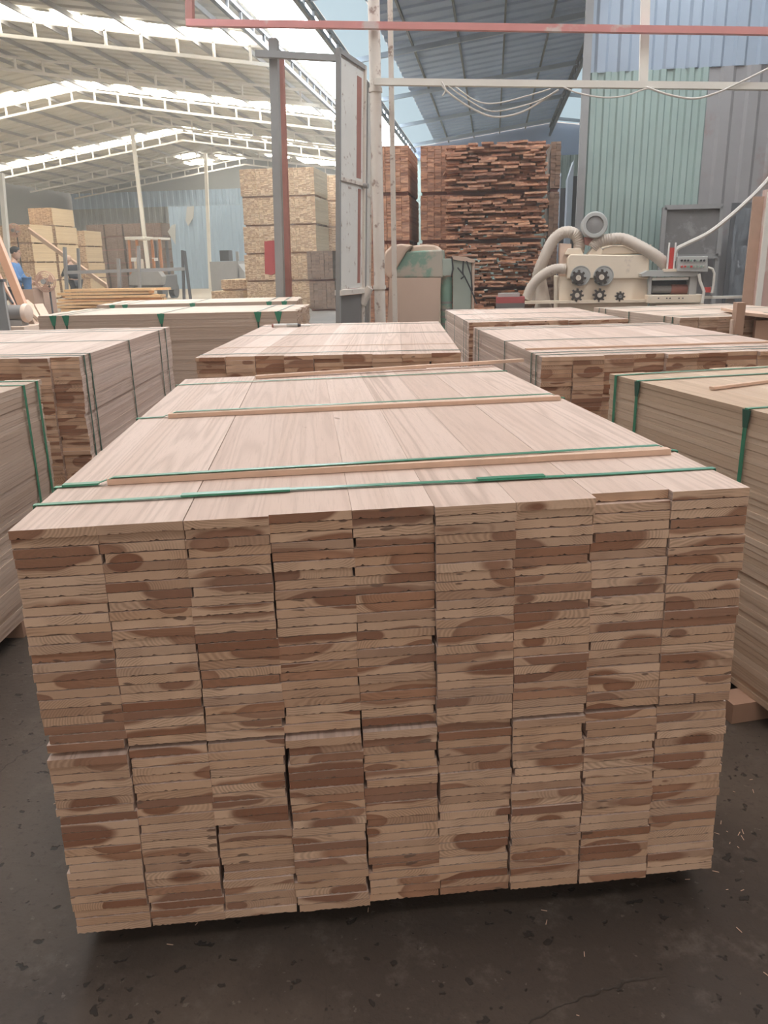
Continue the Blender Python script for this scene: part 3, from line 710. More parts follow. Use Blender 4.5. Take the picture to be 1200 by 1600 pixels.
leaf('gate_leaf', (A2.x, A2.y), (B2.x-.03, B2.y), .06, 3.42, 'narrow white gate leaf squeezed between the wide leaf and the round column', stain=False)
MB().cyl((cx-.22, GY-.2, .78), (cx-.1, GY-.2, .98), .07, .05).build('hinge_lump', M['steelw'], gc, True)

# cables on the white beam
def cable(pts, Y, r, label, mat='cable', grp=None, name='cable', cat='cable', sub=6):
    Q = [at(x, y, Y) for x, y in pts]; out = []
    for i in range(len(Q)-1):      # Catmull-Rom
        a = Q[max(i-1, 0)]; b = Q[i]; c = Q[i+1]; e = Q[min(i+2, len(Q)-1)]
        for k in range(sub):
            t = k/sub; out.append(.5*((2*b)+(c-a)*t+(2*a-5*b+4*c-e)*t*t+(3*b-a-3*c+e)*t**3))
    out.append(Q[-1]); return MB().tube(out, r, 6).build(name, M[mat], smooth=True, label=label, cat=cat, group=grp)
cable([(690, 134), (705, 148), (735, 168), (768, 182), (800, 180), (830, 168), (873, 140)], GY-.2, .012, 'lowest slack cable loop under the white beam')
cable([(700, 134), (722, 150), (760, 172), (790, 172), (840, 158), (871, 141)], GY-.22, .008, 'middle slack cable loop under the white beam')
cable([(712, 136), (745, 158), (778, 161), (830, 148), (860, 139)], GY-.24, .008, 'uppermost slack cable loop under the white beam')
cable([(880, 136), (902, 145), (940, 152), (975, 150), (1005, 140), (1020, 137)], GY-.2, .009, 'shallow cable loop under the white beam left of the vertical bar')
cable([(1010, 136), (1045, 148), (1085, 154), (1120, 145), (1160, 127), (1230, 92)], GY-.2, .012, 'cable sagging under the right end of the white beam then rising')
cable([(1225, 250), (1190, 292), (1150, 330), (1110, 362), (1075, 380), (1058, 389), (1053, 402)], 12.8, .03, 'thick pale cable swooping down from upper right to the moulding machine')
cable([(690, 128), (696, 140), (691, 150)], GY-.2, .01, 'knotted cable tie on the white beam near the gate column')
# ================================================================ STACKED TOWERS
PB = {}
def simple_bundle(x, y, z, rz, cols, rows, w, t, L, mat, label, group=None, key=None, gap_bearers=True):
    """far bundle: real boards joined into one part, with bearers underneath"""
    o = empty('plank_bundle', (x, y, z), rz=rz, label=label, cat='plank bundle', group=group)
    key = key or (cols, rows, w, t, L, mat)
    if key not in PB:
        it = []
        for c in range(cols):
            cy = random.gauss(0, .012)
            for r in range(rows): it.append((w*(c+.5)+random.gauss(0, .002), cy+random.gauss(0, .006), .06+t*(r+.5), w-.003, t, L))
        a = joined_planks('planks', it, M[mat], o)
        b = [MB().box((0.02, yy, 0.001), (cols*w-.02, yy+.09, .06)).build('bearer', M['board' if 'red' not in mat and 'dark' not in mat else 'rustred'], o, local=True) for yy in (.12, L*.5, L-.2)]
        PB[key] = [a]+b
    else:
        for q in PB[key]:
            c_ = q.copy(); C.objects.link(c_); c_.parent = o
    return o
ordn = ['bottom', 'second', 'third', 'fourth', 'top']
def tower(x, y, rz, n, w9_, L, mat, desc, th=.80, cols=9, rows=26, jit=.03, z0=0):
    t_ = (th-.06)/rows
    for k in range(n):
        nm = 'top' if k == n-1 else ordn[k]
        simple_bundle(x+random.uniform(-jit, jit), y+random.uniform(-jit, jit), z0+k*th, rz, cols, rows, w9_/cols, t_, L, mat, '%s bundle of %s' % (nm, desc))
ta = at(383, 400, 25).x
tower(ta, 25, 0, 5, 1.10, 2.0, 'wood_warm', 'the tall golden plank tower, left column')
tower(ta+1.12, 25, 0, 5, 1.10, 2.0, 'wood_warm', 'the tall golden plank tower, right column', jit=.02)
tower(at(525, 400, 28).x-1.0, 28, 0, 5, 1.3, 2.0, 'wood_warm', 'the golden tower just behind the gate leaf', th=.81)
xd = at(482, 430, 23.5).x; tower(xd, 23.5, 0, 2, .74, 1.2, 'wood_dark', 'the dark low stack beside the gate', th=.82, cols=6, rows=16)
xl = at(330, 450, 26).x
tower(xl, 26, 0, 1, 1.05, 1.8, 'wood_warm', 'pale boards on the floor left of the golden tower', th=.52, rows=24)
simple_bundle(xl+.30, 26.1, .53, 0, 7, 14, .12, .02, 1.7, 'wood_warm', 'small bundle on top of the low one left of the golden tower')
# red-brown towers
tower(at(641, 350, 15).x-1.2, 15, 0, 4, 1.2, 1.9, 'wood_red', 'the red-brown tower right beside the gate column')
tower(at(656, 350, 15.2).x, 15.2, 0, 4, .60, 1.9, 'wood_red', 'the narrow red-brown tower behind the dust collector', cols=5)
# rough pile
random.seed(21)
rx0, rx1 = at(698, 350, 14.8).x, at(853, 350, 14.8).x
rb = []
for k in range(7):
    ww = .16+.035*k; n = 7; pts = [(0, -.012), (ww, -.012+random.uniform(-.004, .004)), (ww, .012), (0, .012)]
    me = D.meshes.new('board'); v = []
    jag = [random.uniform(-.05, .0) for _ in range(5)]
    top = [(ww*i/4, jag[i]) for i in range(5)]
    poly = [(x, y) for x, y in top]+[(ww, 1.0), (0, 1.0)]
    v = [(x, y, -.0155) for x, y in poly]+[(x, y, .0155) for x, y in poly]; m_ = len(poly)
    f = [tuple(range(m_-1, -1, -1)), tuple(range(m_, 2*m_))]+[(i, (i+1) % m_, (i+1) % m_+m_, i+m_) for i in range(m_)]
    me.from_pydata(v, [], f); a = me.attributes.new('pl', 'FLOAT_VECTOR', 'POINT'); a.data.foreach_set('vector', [c for q in v for c in (q[0]-ww/2, q[1], q[2])])
    me.materials.append(M['wood_red']); rb.append((ww, me))
for tier in range(4):
    z = tier*.79
    o = empty('board_pile', (rx0, 14.8, z), label='%s tier of ragged red-brown boards in the rough pile behind the machines' % ['bottom', 'second', 'third', 'top'][tier], cat='board pile')
    for yy in (.35, .8): MB().box((.02, yy, 0.001), (rx1-rx0-.05, yy+.09, .055)).build('bearer', M['rustred'], o, local=True)
    if tier == 3: MB().box((.0, .25, .0), (.5, .34, .055)).build('bearer', M['rustred'], o, local=True)
    zz = .058
    while zz < .775:
        x = random.uniform(-.03, .03); W_ = rx1-rx0
        while x < W_-.08:
            ww, me = random.choice(rb); sx = min(1, (W_+random.uniform(-.06, .04)-x)/ww)
            if sx < .3: break
            b = D.objects.new('board', me); C.objects.link(b); b.parent = o
            b.location = (x, random.uniform(-.20, .12), zz+.017); b.scale = (sx, 1, 1); b.color = (random.random(), random.uniform(.3, .7), 0, 1); b.rotation_euler = (random.uniform(-.02, .02), random.gauss(0, .02), random.gauss(0, .04))
            x += ww*sx+random.choice((.004, .004, .03, .06))
        zz += .0345
tower(rx1+.07, 15.3, 0, 4, .17, 1.2, 'wood_dark', 'the thin dark stack at the right end of the rough red pile', cols=2, rows=20, jit=.0)
# pale towers far left
random.seed(5)
x1 = at(84, 350, 37.1).x
tower(x1-1.15, 37.1, 0, 5, 1.15, 2.0, 'wood_warm', 'the tallest pale tower at far left', th=.80)
x2 = at(45, 350, 35).x
tower(x2-1.1, 35, 0, 4, 1.1, 1.9, 'wood_warm', 'the pale tower left of the tallest far-left one', th=.80)
tower(x2-2.5, 35.2, 0, 4, 1.1, 1.9, 'wood_warm', 'the pale tower cut by the left edge of the frame', th=.80)
tower(at(122, 400, 42).x, 42, 0, 4, .50, 1.9, 'wood_warm', 'the narrow pale tower right of the tallest far-left one', th=.80, cols=4)
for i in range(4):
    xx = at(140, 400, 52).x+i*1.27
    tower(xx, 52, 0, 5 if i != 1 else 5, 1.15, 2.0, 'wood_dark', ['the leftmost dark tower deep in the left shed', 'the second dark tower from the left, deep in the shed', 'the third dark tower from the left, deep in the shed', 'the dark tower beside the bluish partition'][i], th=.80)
# bluish partition: hanging torn film and white panel
MB().prism([at(292, 323, 49.89), at(303, 322, 49.89), at(302, 340, 49.89), at(294, 353, 49.89), at(290, 345, 49.89)], (0, .05, 0)).build('torn_film', M['grey'], label='torn white film hanging on the bluish partition', cat='plastic film')
MB().prism([at(268, 352, 49.89), at(274, 350, 49.89), at(274, 382, 49.89), at(262, 362, 49.89)], (0, .04, 0)).build('torn_film', M['grey'], label='pale loose sheet at the left edge of the bluish partition', cat='plastic film')
dm = T('machine_cabinet', 350, 430, 34, 'dark low machine in front of the bluish partition', 'machine')
pbox(332, 408, 372, 466.5, 34, 1.0).build('body', M['steelg'], dm); pbox(344, 391, 357, 408, 34.2, .5).build('screen_box', M['dark'], dm); pbox(369, 393, 372, 408, 34.2, .08).build('post', M['steelg'], dm); pprism([(372, 412), (382, 425), (382, 446), (372, 446)], 34, .9).build('side_hood', M['steelg'], dm)
# posts of the left shed
MB().beam((at(236, 456, 42).x, 42, 0), at(206, 200, 42), .16, .16, up=(0, 1, 0)).build('shed_post', M['steelp'], label='thin pale post leaning slightly, passing in front of the forklift', cat='post')
MB().beam((at(329, 450, 48).x, 48, 0), at(321, 240, 48), .17, .17, up=(0, 1, 0)).build('shed_post', M['steelp'], label='thin pale post in front of the bluish partition', cat='post')
MB().beam((at(6, 400, 22).x, 22, 0), (at(0, 260, 22).x, 22, 3.8), .12, .12, up=(0, 1, 0)).build('shed_post', M['steelp'], label='pale post at the far left edge of the frame', cat='post')
# ================================================================ LEFT WORK AREA
rf = T('rail_frame', 200, 430, 20, 'grey steel rail frame standing in front of the forklift', 'frame')
for a, b in (((101, 386), (107, 505)), ((216, 384), (220, 505)), ((185, 404), (189, 505))):
    MB().beam(at(*a, 20), at(b[0], 502, 20), .07, .07, up=(0, 1, 0)).build('upright', M['steelg'], rf)
MB().beam(at(100, 426, 20), at(292, 420, 20.6), .07, .08).build('rail', M['steelg'], rf)
MB().beam(at(285, 391, 20.6), at(289, 501, 20.6), .06, .06, up=(0, 1, 0)).build('leg', M['steeld'], rf)
MB().beam(at(288, 392, 20.5), at(302, 500, 20.4), .06, .06, up=(0, 1, 0)).build('leg', M['steeld'], rf)
MB().beam(at(122, 388, 24), at(126, 470, 24), .07, .07, up=(0, 1, 0)).build('upright', M['steelg'], rf)
# forklift
FY = 34.0
fk = T('forklift', 228, 440, FY, 'forklift with worn orange mast pillars seen behind the loose board pile', 'forklift')
sx = lambda px: at(px, 420, FY).x
zf = lambda py: at(228, py, FY).z
MB().box((sx(199), FY, .35), (sx(254), FY+1.6, zf(430))).build('chassis', M['steeld'], fk, bevel=.04)
pprism([(202, 446), (251, 446), (253, 432), (247, 424), (207, 424), (201, 432)], FY-.35, .5).build('counterweight', M['steelg'], fk, bevel=.03)
for px_ in (201, 213, 238, 250): MB().beam((sx(px_), FY+.2, zf(430)), (sx(px_)+(.02 if px_ < 225 else -.02), FY+.3, zf(372)), .09, .09, up=(0, 1, 0)).build('pillar', M['yellow'], fk)
MB().box((sx(198), FY+.1, zf(374)), (sx(226), FY+1.3, zf(369))).build('overhead_guard', M['steelp'], fk, bevel=.02)
MB().box((sx(229), FY+.1, zf(374)), (sx(252), FY+1.3, zf(371))).build('guard_slat', M['steelp'], fk)
MB().box((sx(205), FY+.3, zf(425)), (sx(214), FY+.8, zf(404))).build('seat', M['cream'], fk, bevel=.05)
MB().box((sx(203), FY+.2, zf(408)), (sx(213), FY+.5, zf(402))).build('light', M['white'], fk); MB().box((sx(236), FY+.2, zf(408)), (sx(241), FY+.5, zf(403))).build('light', M['white'], fk)
for px_ in (204, 249): MB().cyl((sx(px_)-.12, FY+.1, .3), (sx(px_)+.12, FY+.1, .3), .3, n=20).build('wheel', M['dark'], fk, True)
for px_ in (204, 249): MB().cyl((sx(px_)-.12, FY+1.4, .33), (sx(px_)+.12, FY+1.4, .33), .33, n=20).build('wheel', M['dark'], fk, True)
MB().beam((sx(222), FY+1.7, .1), (sx(222), FY+1.7, zf(375)), .10, .12, up=(0, 1, 0)).build('mast', M['steeld'], fk); MB().beam((sx(240), FY+1.7, .1), (sx(240), FY+1.7, zf(375)), .10, .12, up=(0, 1, 0)).build('mast', M['steeld'], fk)
# loose board pile
random.seed(31)
YP = 19.0; zt = 0.0
for layer in range(11):
    n = 3
    for k in range(n):
        xa_ = at(88+random.uniform(-6, 14)+layer*1.0, 460, YP).x; xb_ = at(250+random.uniform(-22, 8), 460, YP).x
        y = YP+k*.19+random.uniform(-.02, .02); z = .075*layer+.04; dyy = random.uniform(-.12, .12)
        MB().beam((xa_, y, z+random.uniform(0, .012)), (xb_, y+dyy, z+random.uniform(0, .015)), .17, .055).build('board', M['orange'], label='rough orange board, %s from the bottom in the %s row of the loose pile' % (['first', 'second', 'third', 'fourth', 'fifth', 'sixth', 'seventh', 'eighth', 'ninth', 'tenth', 'eleventh'][layer], ['front', 'middle', 'back'][k]), cat='board', group='boards of the loose orange pile')
# long leaning pale board
MB().beam(at(46, 360, 27), at(168, 448, 26), .26, .05, up=(0, 1, 1)).build('board', M['batten'], label='long pale board slanting down across the pale towers', cat='board')
# scrap boards around the fan
for i, (a, b, Y) in enumerate((((38, 470), (105, 462), 15.5), ((48, 484), (110, 488), 14.6), ((36, 456), (72, 472), 16), ((60, 476), (100, 500), 14.2))):
    q_ = at(*b, Y); MB().beam(at(*a, Y), (q_.x, q_.y-.3, .05), .16, .05).build('board', M['batten'], label=['scrap board lying behind the pedestal fan', 'scrap board lying nearest the crosswise bundle at left', 'short scrap board beside the blue worker', 'tilted scrap board under the pedestal fan'][i], cat='board')
bx = T('wooden_box', 55, 465, 16.5, 'brown wooden box left of the pedestal fan', 'box'); pbox(42, 450, 66, 519, 16.5, .5).build('body', M['board'], bx); pbox(41, 448, 67, 451, 16.48, .54).build('lid', M['batten'], bx)
# pedestal fan
def fan(px_, py_, Y, r, label, base_z=0, head_only=False):
    c = at(px_, py_, Y); o = empty('fan', (c.x, c.y, base_z), label=label, cat='fan'); ax = Vector((0, -1, 0))
    g = MB()
    for rr, dy in ((1, 0), (.97, -.04), (.97, .04), (.8, -.06), (.6, -.075), (.4, -.08)):
        n = 24; g.tube([c+Vector((math.cos(2*PI*k/n)*r*rr, dy, math.sin(2*PI*k/n)*r*rr)) for k in range(n+1)], .006, 5)
    for k in range(20):
        a = 2*PI*k/20; dv = Vector((math.cos(a), 0, math.sin(a)))
        g.tube([c+dv*.05+Vector((0, -.08, 0)), c+dv*r*.6+Vector((0, -.075, 0)), c+dv*r*.97+Vector((0, -.03, 0))], .003, 4)
    g.build('guard', M['fan'], o, True)
    for k in range(3):
        a = 2*PI*k/3+.4; b = MB(); pts = []
        for t in (-.55, -.2, .2, .55): pts.append(c+Vector((math.cos(a+t)*r*.85, .02*t*2, math.sin(a+t)*r*.85)))
        b.prism([c+Vector((math.cos(a-.3)*.05, 0, math.sin(a-.3)*.05))]+pts+[c+Vector((math.cos(a+.3)*.05, 0, math.sin(a+.3)*.05))], (0, .006, 0)).build('blade', M['fan'], o)
    MB().cyl(c+Vector((0, .03, 0)), c+Vector((0, .22, 0)), .07, .055).build('motor', M['steelg'], o, True)
    MB().cyl(c+Vector((0, -.10, 0)), c+Vector((0, -.07, 0)), .05).build('hub', M['steelg'], o, True)
    if not head_only:
        MB().cyl((c.x, c.y+.12, .05), (c.x, c.y+.12, c.z), .018).build('pole', M['dark'], o, True)
        MB().lathe((c.x, c.y+.12, 0), (0, 0, 1), [(0, .22), (.03, .22), (.06, .05)]).build('base', M['dark'], o, True)
    return o
fan(71, 440, 16.0, .205, 'salmon pedestal fan on a thin dark pole beside the blue worker')
f2 = fan(22, 360, 24.0, .20, 'small pale round fan on a post above the blue worker', base_z=0)
# motor, orange beam, dark stand at left edge
cv = T('conveyor_beam', 20, 430, 13, 'salmon-orange slanting steel beams in front of the blue worker', 'machine')
MB().beam(at(-14, 352, 13), at(36, 478, 12.6), .13, .08, up=(0, 1, 0)).build('beam', M['salmon'], cv)
MB().beam(at(-10, 415, 13.2), at(24, 482, 12.8), .06, .05, up=(0, 1, 0)).build('brace', M['salmon'], cv)
MB().beam(at(2, 448, 13), at(20, 474, 12.8), .03, .03, up=(0, 1, 0)).build('tie_rod', M['dark'], cv)
st_ = T('machine_stand', 2, 490, 12, 'dark steel stand at the lower left edge behind the bundles', 'machine'); pbox(-20, 440, 3, 520, 12, .05).build('column', M['steelg'], st_); pbox(-24, 436, 4, 441, 11.98, .08).build('cap_plate', M['steeld'], st_)
mo = T('electric_motor', 30, 490, 12.4, 'dusty grey-brown electric motor lying at the left edge', 'motor')
a = at(12, 489, 12.4); b = at(46, 489, 12.4)
MB().cyl(a, b-Vector((.08, 0, 0)), .125, n=24).build('housing', M['kick'], mo, True); MB().lathe(b-Vector((.08, 0, 0)), (1, 0, 0), [(0, .145), (.03, .15), (.07, .13), (.09, .06)]).build('end_bell', M['dust'], mo, True)
MB().box((a.x+.05, 12.3, a.z-.2), (b.x-.1, 12.5, a.z-.11)).build('foot', M['steelg'], mo)
MB().box((a.x-.1, 12.1, 0), (b.x+.05, 12.7, a.z-.2)).build('plinth', M['dust'], mo)

# ================================================================ PEOPLE
def figure(name, label, base_, face, pose, shirt, trousers, hair=True, cap=None):
    """pose: joint positions in metres, body frame (x right, y forward, z up); face: heading"""
    o = empty(name, base_, rz=face, label=label, cat='person')
    def skin_obj(nm, verts, edges, radii, mat, root=0, sub=2):
        me = D.meshes.new(nm); me.from_pydata([tuple(v) for v in verts], edges, []); me.materials.append(mat)
        ob = D.objects.new(nm, me); C.objects.link(ob); ob.parent = o
        md = ob.modifiers.new('skin', 'SKIN'); md.use_smooth_shade = True
        for i, r in enumerate(radii):
            sv = me.skin_vertices[0].data[i]; sv.radius = (r, r) if not isinstance(r, tuple) else r; sv.use_root = (i == root)
        s = ob.modifiers.new('sub', 'SUBSURF'); s.levels = sub; s.render_levels = sub
        return ob
    p = pose
    # body (skin coloured, one continuous surface)
    V = [p['pelvis'], p['waist'], p['chest'], p['neck'], p['head0'],
         p['shL'], p['elL'], p['wrL'], p['haL'], p['shR'], p['elR'], p['wrR'], p['haR'],
         p['hipL'], p['knL'], p['anL'], p['toL'], p['hipR'], p['knR'], p['anR'], p['toR']]
    E_ = [(0, 1), (1, 2), (2, 3), (3, 4), (2, 5), (5, 6), (6, 7), (7, 8), (2, 9), (9, 10), (10, 11), (11, 12), (0, 13), (13, 14), (14, 15), (15, 16), (0, 17), (17, 18), (18, 19), (19, 20)]
    Rr = [(.15, .11), (.13, .10), (.15, .11), .06, .055, .06, .045, .03, .03, .06, .045, .03, .03, .085, .06, .04, .035, .085, .06, .04, .035]
    skin_obj('body', V, E_, Rr, M['skin'])
    g = .022
    skin_obj('shirt', [p['pelvis'], p['waist'], p['chest'], p['neck']*.6+p['chest']*.4, p['shL'], p['elL'], p['wrL']*.8+p['elL']*.2, p['shR'], p['elR'], p['wrR']*.8+p['elR']*.2],
             [(0, 1), (1, 2), (2, 3), (2, 4), (4, 5), (5, 6), (2, 7), (7, 8), (8, 9)], [(.17+g, .13+g), (.15+g, .12+g), (.17+g, .13+g), .08, .08, .065, .05, .08, .065, .05], shirt)
    dn = Vector((0, 0, -.04))
    skin_obj('trousers', [p['pelvis']+dn, p['hipL'], p['knL'], p['anL']*.92+p['knL']*.08, p['hipR'], p['knR'], p['anR']*.92+p['knR']*.08], [(0, 1), (1, 2), (2, 3), (0, 4), (4, 5), (5, 6)], [(.165, .13), .11, .085, .065, .11, .085, .065], trousers)
    hc = p['head']
    hb = MB(); hb.lathe(hc-Vector((0, 0, .12)), (0, 0, 1), [(0, .045), (.02, .062), (.06, .078), (.12, .086), (.17, .084), (.21, .068), (.235, .04), (.245, .005)], 20)
    f = p.get('fdir', Vector((0, 1, 0))); s_ = Vector((f.y, -f.x, 0))
    hd = hb.build('head', M['skin'], o, True, local=True)
    MB().prism([hc+f*.08+s_*-.014+Vector((0, 0, -.03)), hc+f*.08+s_*.014+Vector((0, 0, -.03)), hc+f*.08+Vector((0, 0, .02))], f*.025).build('nose', M['skin'], hd, local=True)
    for k in (-1, 1):
        MB().lathe(hc+f*.072+s_*k*.032+Vector((0, 0, .012)), f, [(0, .011), (.008, .008), (.012, .002)], 8).build('eye', M['dark'], hd, True, local=True)
        MB().lathe(hc+s_*k*.08+Vector((0, 0, -.005)), s_*k, [(0, .028), (.012, .024), (.016, .008)], 8).build('ear', M['skin'], hd, True, local=True)
    MB().box(tuple(hc+Vector((-.022, .068, -.062))), tuple(hc+Vector((.022, .078, -.055)))).build('mouth', M['rustred'], hd, local=True)
    MB().lathe(hc+Vector((0, 0, -.01))-f*.014, (0, 0, 1), [(0, .088), (.05, .096), (.10, .09), (.13, .06), (.145, .01)], 20).build('cap' if cap else 'hair', cap or M['hair'], hd, True, local=True)
    # five fingers per hand
    for sd in 'LR':
        w0, h0 = p['wr'+sd], p['ha'+sd]; d = (h0-w0).normalized(); u = d.orthogonal().normalized(); q = d.cross(u)
        for k in range(5):
            off = u*(k-2)*.016 if k < 4 else u*.045; L_ = (.065, .078, .082, .072, .05)[k]
            b0 = h0+off*.9-d*(.02 if k == 4 else 0); m1 = b0+d*L_*.5+(u*.02 if k == 4 else Vector()); e1 = m1+d*L_*.35+q*L_*.35
            MB().tube([b0, m1, e1], .008, 6, True, [.009, .0085, .006]).build('finger', M['skin'], o, True, local=True)
    for sd in 'LR':
        a_, t_ = p['an'+sd], p['to'+sd]
        MB().beam(a_-Vector((0, .06, .03)), t_+Vector((0, .06, -.005)), .09, .06).build('shoe', M['dark'], o, local=True, bevel=.02)
    return o
V3 = Vector
def stand(bend=0.0, armL=None, armR=None):
    c, s = math.cos(bend), math.sin(bend); pv = V3((0, 0, .93))
    def up(x, y, z): return pv+V3((x, y*c+z*s, z*c-y*s))
    p = dict(pelvis=pv, waist=up(0, .02, .18), chest=up(0, .01, .40), neck=up(0, 0, .56), head0=up(0, .02, .62), head=up(0, .04, .70),
             shL=up(-.17, 0, .46), shR=up(.17, 0, .46), hipL=V3((-.10, 0, .86)), hipR=V3((.10, 0, .86)), knL=V3((-.11, .04, .48)), knR=V3((.11, .02, .48)),
             anL=V3((-.11, -.02, .08)), anR=V3((.12, -.02, .08)), toL=V3((-.12, .13, .04)), toR=V3((.14, .12, .04)))
    for sd, a, k in (('L', armL, -1), ('R', armR, 1)):
        sh = p['sh'+sd]; a = a or ((k*.06, .05, -.27), (k*.02, .18, -.15))
        p['el'+sd] = sh+V3(a[0]); p['wr'+sd] = p['el'+sd]+V3(a[1]); p['ha'+sd] = p['wr'+sd]+V3(a[1]).normalized()*.08
    return p
b1 = at(22, 430, 16.0)
figure('person', 'person in a blue long-sleeved shirt and dark trousers working at the left edge', (b1.x-.03, 16.0, 0), math.radians(-75), stand(.12, ((-.05, .08, -.26), (.06, .22, -.08)), ((.03, .08, -.26), (-.04, .22, -.08))), M['blue'], M['navy'])
b2 = at(117, 430, 25.5)
figure('person', 'person in dark clothes bending over beside the rail frame', (b2.x, 25.5, 0), math.radians(60), stand(.30, ((-.03, .16, -.2), (.04, .2, -.1)), ((.03, .16, -.2), (-.04, .2, -.1))), M['navy'], M['navy'], cap=M['batten'])
bl = T('bucket', 43, 445, 15.9, 'blue bucket beside the worker in the blue shirt', 'bucket'); c = at(44, 452, 15.9)
MB().lathe((c.x, c.y, c.z), (0, 0, 1), [(0, .07), (.22, .095), (.225, .10), (.235, .10)]).build('pail', M['blue'], bl, True); MB().tube([(c.x+math.cos(t)*.095, c.y, c.z+.23+math.sin(t)*.08) for t in [PI*k/8 for k in range(9)]], .005, 6).build('handle', M['grey'], bl)
MB().box((c.x-.18, c.y-.15, 0), (c.x+.18, c.y+.2, c.z-.001)).build('wooden_block', M['board'], label='brown block carrying the blue bucket', cat='box')

# ================================================================ DUST COLLECTOR
DY = 12.0
dc = T('dust_collector', 650, 470, DY, 'green and cream dust collector with a dusty tan board leaning on its front', 'machine')
pprism([(609, 434), (689, 434), (683, 560), (602, 560)], DY-.15, .04).build('front_board', M['dust'], dc)
pprism([(612, 436), (688, 436), (688, 640), (612, 640)], DY, .7).build('cabinet', M['cream'], dc)
pprism([(634, 393), (690, 390), (692, 434), (612, 434)], DY-.02, .72).build('green_hood', M['greenp'], dc, bevel=.02, label='faded green hood, worn through on top')
vo = [(600, 428), (597, 410), (601, 394), (611, 384), (626, 381), (645, 383), (634, 394), (622, 414), (610, 436)]
pprism(vo, DY-.12, .5).build('fan_volute', M['dust'], dc, bevel=.03)
pprism([(645, 384), (662, 382), (680, 383), (688, 390), (688, 396), (640, 396)], DY+.05, .55).build('top_cowl', M['dust'], dc, bevel=.03)
pbox(691, 404, 706, 431, DY, .3).build('outlet_box', M['pgreen'], dc, bevel=.01)
a = at(698, 432, DY+.15); MB().cyl((a.x, a.y, a.z), (a.x, a.y, .1), .085, n=20).build('motor', M['greenp'], dc, True)
for k in range(6): MB().cyl((a.x, a.y, .2+k*.1), (a.x, a.y, .23+k*.1), .094, n=20).build('cooling_fin', M['steelg'], dc, True)
ec = T('electric_cabinet', 724, 470, DY, 'pale green control cabinet with hanging wires right of the dust collector', 'cabinet')
pprism([(708, 404), (736, 407), (735, 640), (708, 640)], DY+.05, .35).build('body', M['pgreen'], ec)
pprism([(706, 399), (725, 401), (742, 406), (741, 411), (706, 405)], DY, .45).build('lid', M['dust'], ec)
pbox(736, 408, 741, 560, DY+.06, .3).build('side_board', M['dust'], ec)
for i, pts in enumerate(([(706, 402), (708, 420), (705, 433)], [(724, 408), (723, 425), (725, 432), (720, 436)], [(715, 418), (726, 432), (735, 450), (745, 475)], [(729, 408), (736, 430), (738, 455)])):
    Q = [at(x, y, DY-.06) for x, y in pts]; MB().tube(Q, .011, 6).build('wire', M['dark'], ec, True)
# ================================================================ MOULDING MACHINE
MY = 13.0
mm = T('moulding_machine', 945, 450, MY, 'cream four-sided moulding machine with four exposed dark cutter heads', 'machine')
pprism([(873, 432), (1012, 430), (1012, 640), (873, 640)], MY+.02, 1.1).build('lower_body', M['cream'], mm, bevel=.015)
pprism([(887, 402), (892, 397), (960, 398), (1008, 398), (1015, 405), (1014, 436), (885, 436)], MY-.02, 1.0).build('upper_body', M['cream'], mm, bevel=.02)
pprism([(936, 398), (944, 388), (958, 384), (976, 385), (1003, 397)], MY+.1, .6).build('top_hood', M['cream'], mm, bevel=.02)
pprism([(875, 380), (893, 381), (892, 432), (874, 432)], MY+.15, .25).build('end_box', M['dust'], mm)
pbox(940, 382, 1018, 397, MY+.6, .05).build('rear_board', M['cream'], mm)
pprism([(888, 388), (908, 388), (912, 398), (882, 398)], MY+.05, .3).build('hose_collar', M['cream'], mm, bevel=.01)
pprism([(926, 388), (936, 383), (942, 392), (940, 398), (918, 398)], MY+.05, .3).build('hose_collar', M['cream'], mm, bevel=.01)
for (px_, py_, r_) in ((907, 431, 15), (943, 431, 15)):
    c = at(px_, py_, MY-.03); rr = r_*MY/1320
    MB().lathe(c, (0, -1, 0), [(0, rr), (.012, rr), (.012, rr*.92), (.004, rr*.9)], 28).build('cutter_recess', M['grey'], mm, True)
def cutter(px_, py_, r_, hub='chrome'):
    c = at(px_, py_, MY-.05); rr = r_*MY/1320; g = MB(); pts = []
    for k in range(8):
        a0 = 2*PI*k/8
        for t, q in ((-.30, .72), (-.2, 1.0), (.08, 1.02), (.12, .72)): pts.append(c+V3((math.cos(a0+t)*rr*q, 0, math.sin(a0+t)*rr*q)))
    g.prism(pts, (0, -.07, 0)); o_ = g.build('cutter_head', M['black'], mm)
    MB().lathe(c-V3((0, .07, 0)), (0, -1, 0), [(0, rr*.36), (.03, rr*.34), (.03, rr*.16), (.01, rr*.14)], 16).build('spindle_hub', M[hub], o_, True)
for a_ in ((903, 434, 11.5), (939, 433, 11.5), (901, 461, 10), (936, 461, 10)): cutter(*a_)
cutter(968, 463, 7.5, 'steelg')
c = at(928, 352, MY+.1)
mt = MB(); mt.lathe(c, (0, -1, 0), [(-.35, .15), (-.3, .17), (0, .185), (.1, .19), (.14, .175), (.14, .13), (.09, .12)], 28); mt.build('top_motor', M['grey'], mm, True)
MB().lathe(c-V3((0, .08, 0)), (0, -1, 0), [(0, .125), (.03, .12), (.045, .06), (.05, .02)], 24).build('motor_cowl', M['steelg'], mm, True, label='dark grey fan cowl on the motor end')
pprism([(913, 370), (932, 372), (926, 384), (914, 382)], MY+.1, .25).build('motor_bracket', M['rustred'], mm)
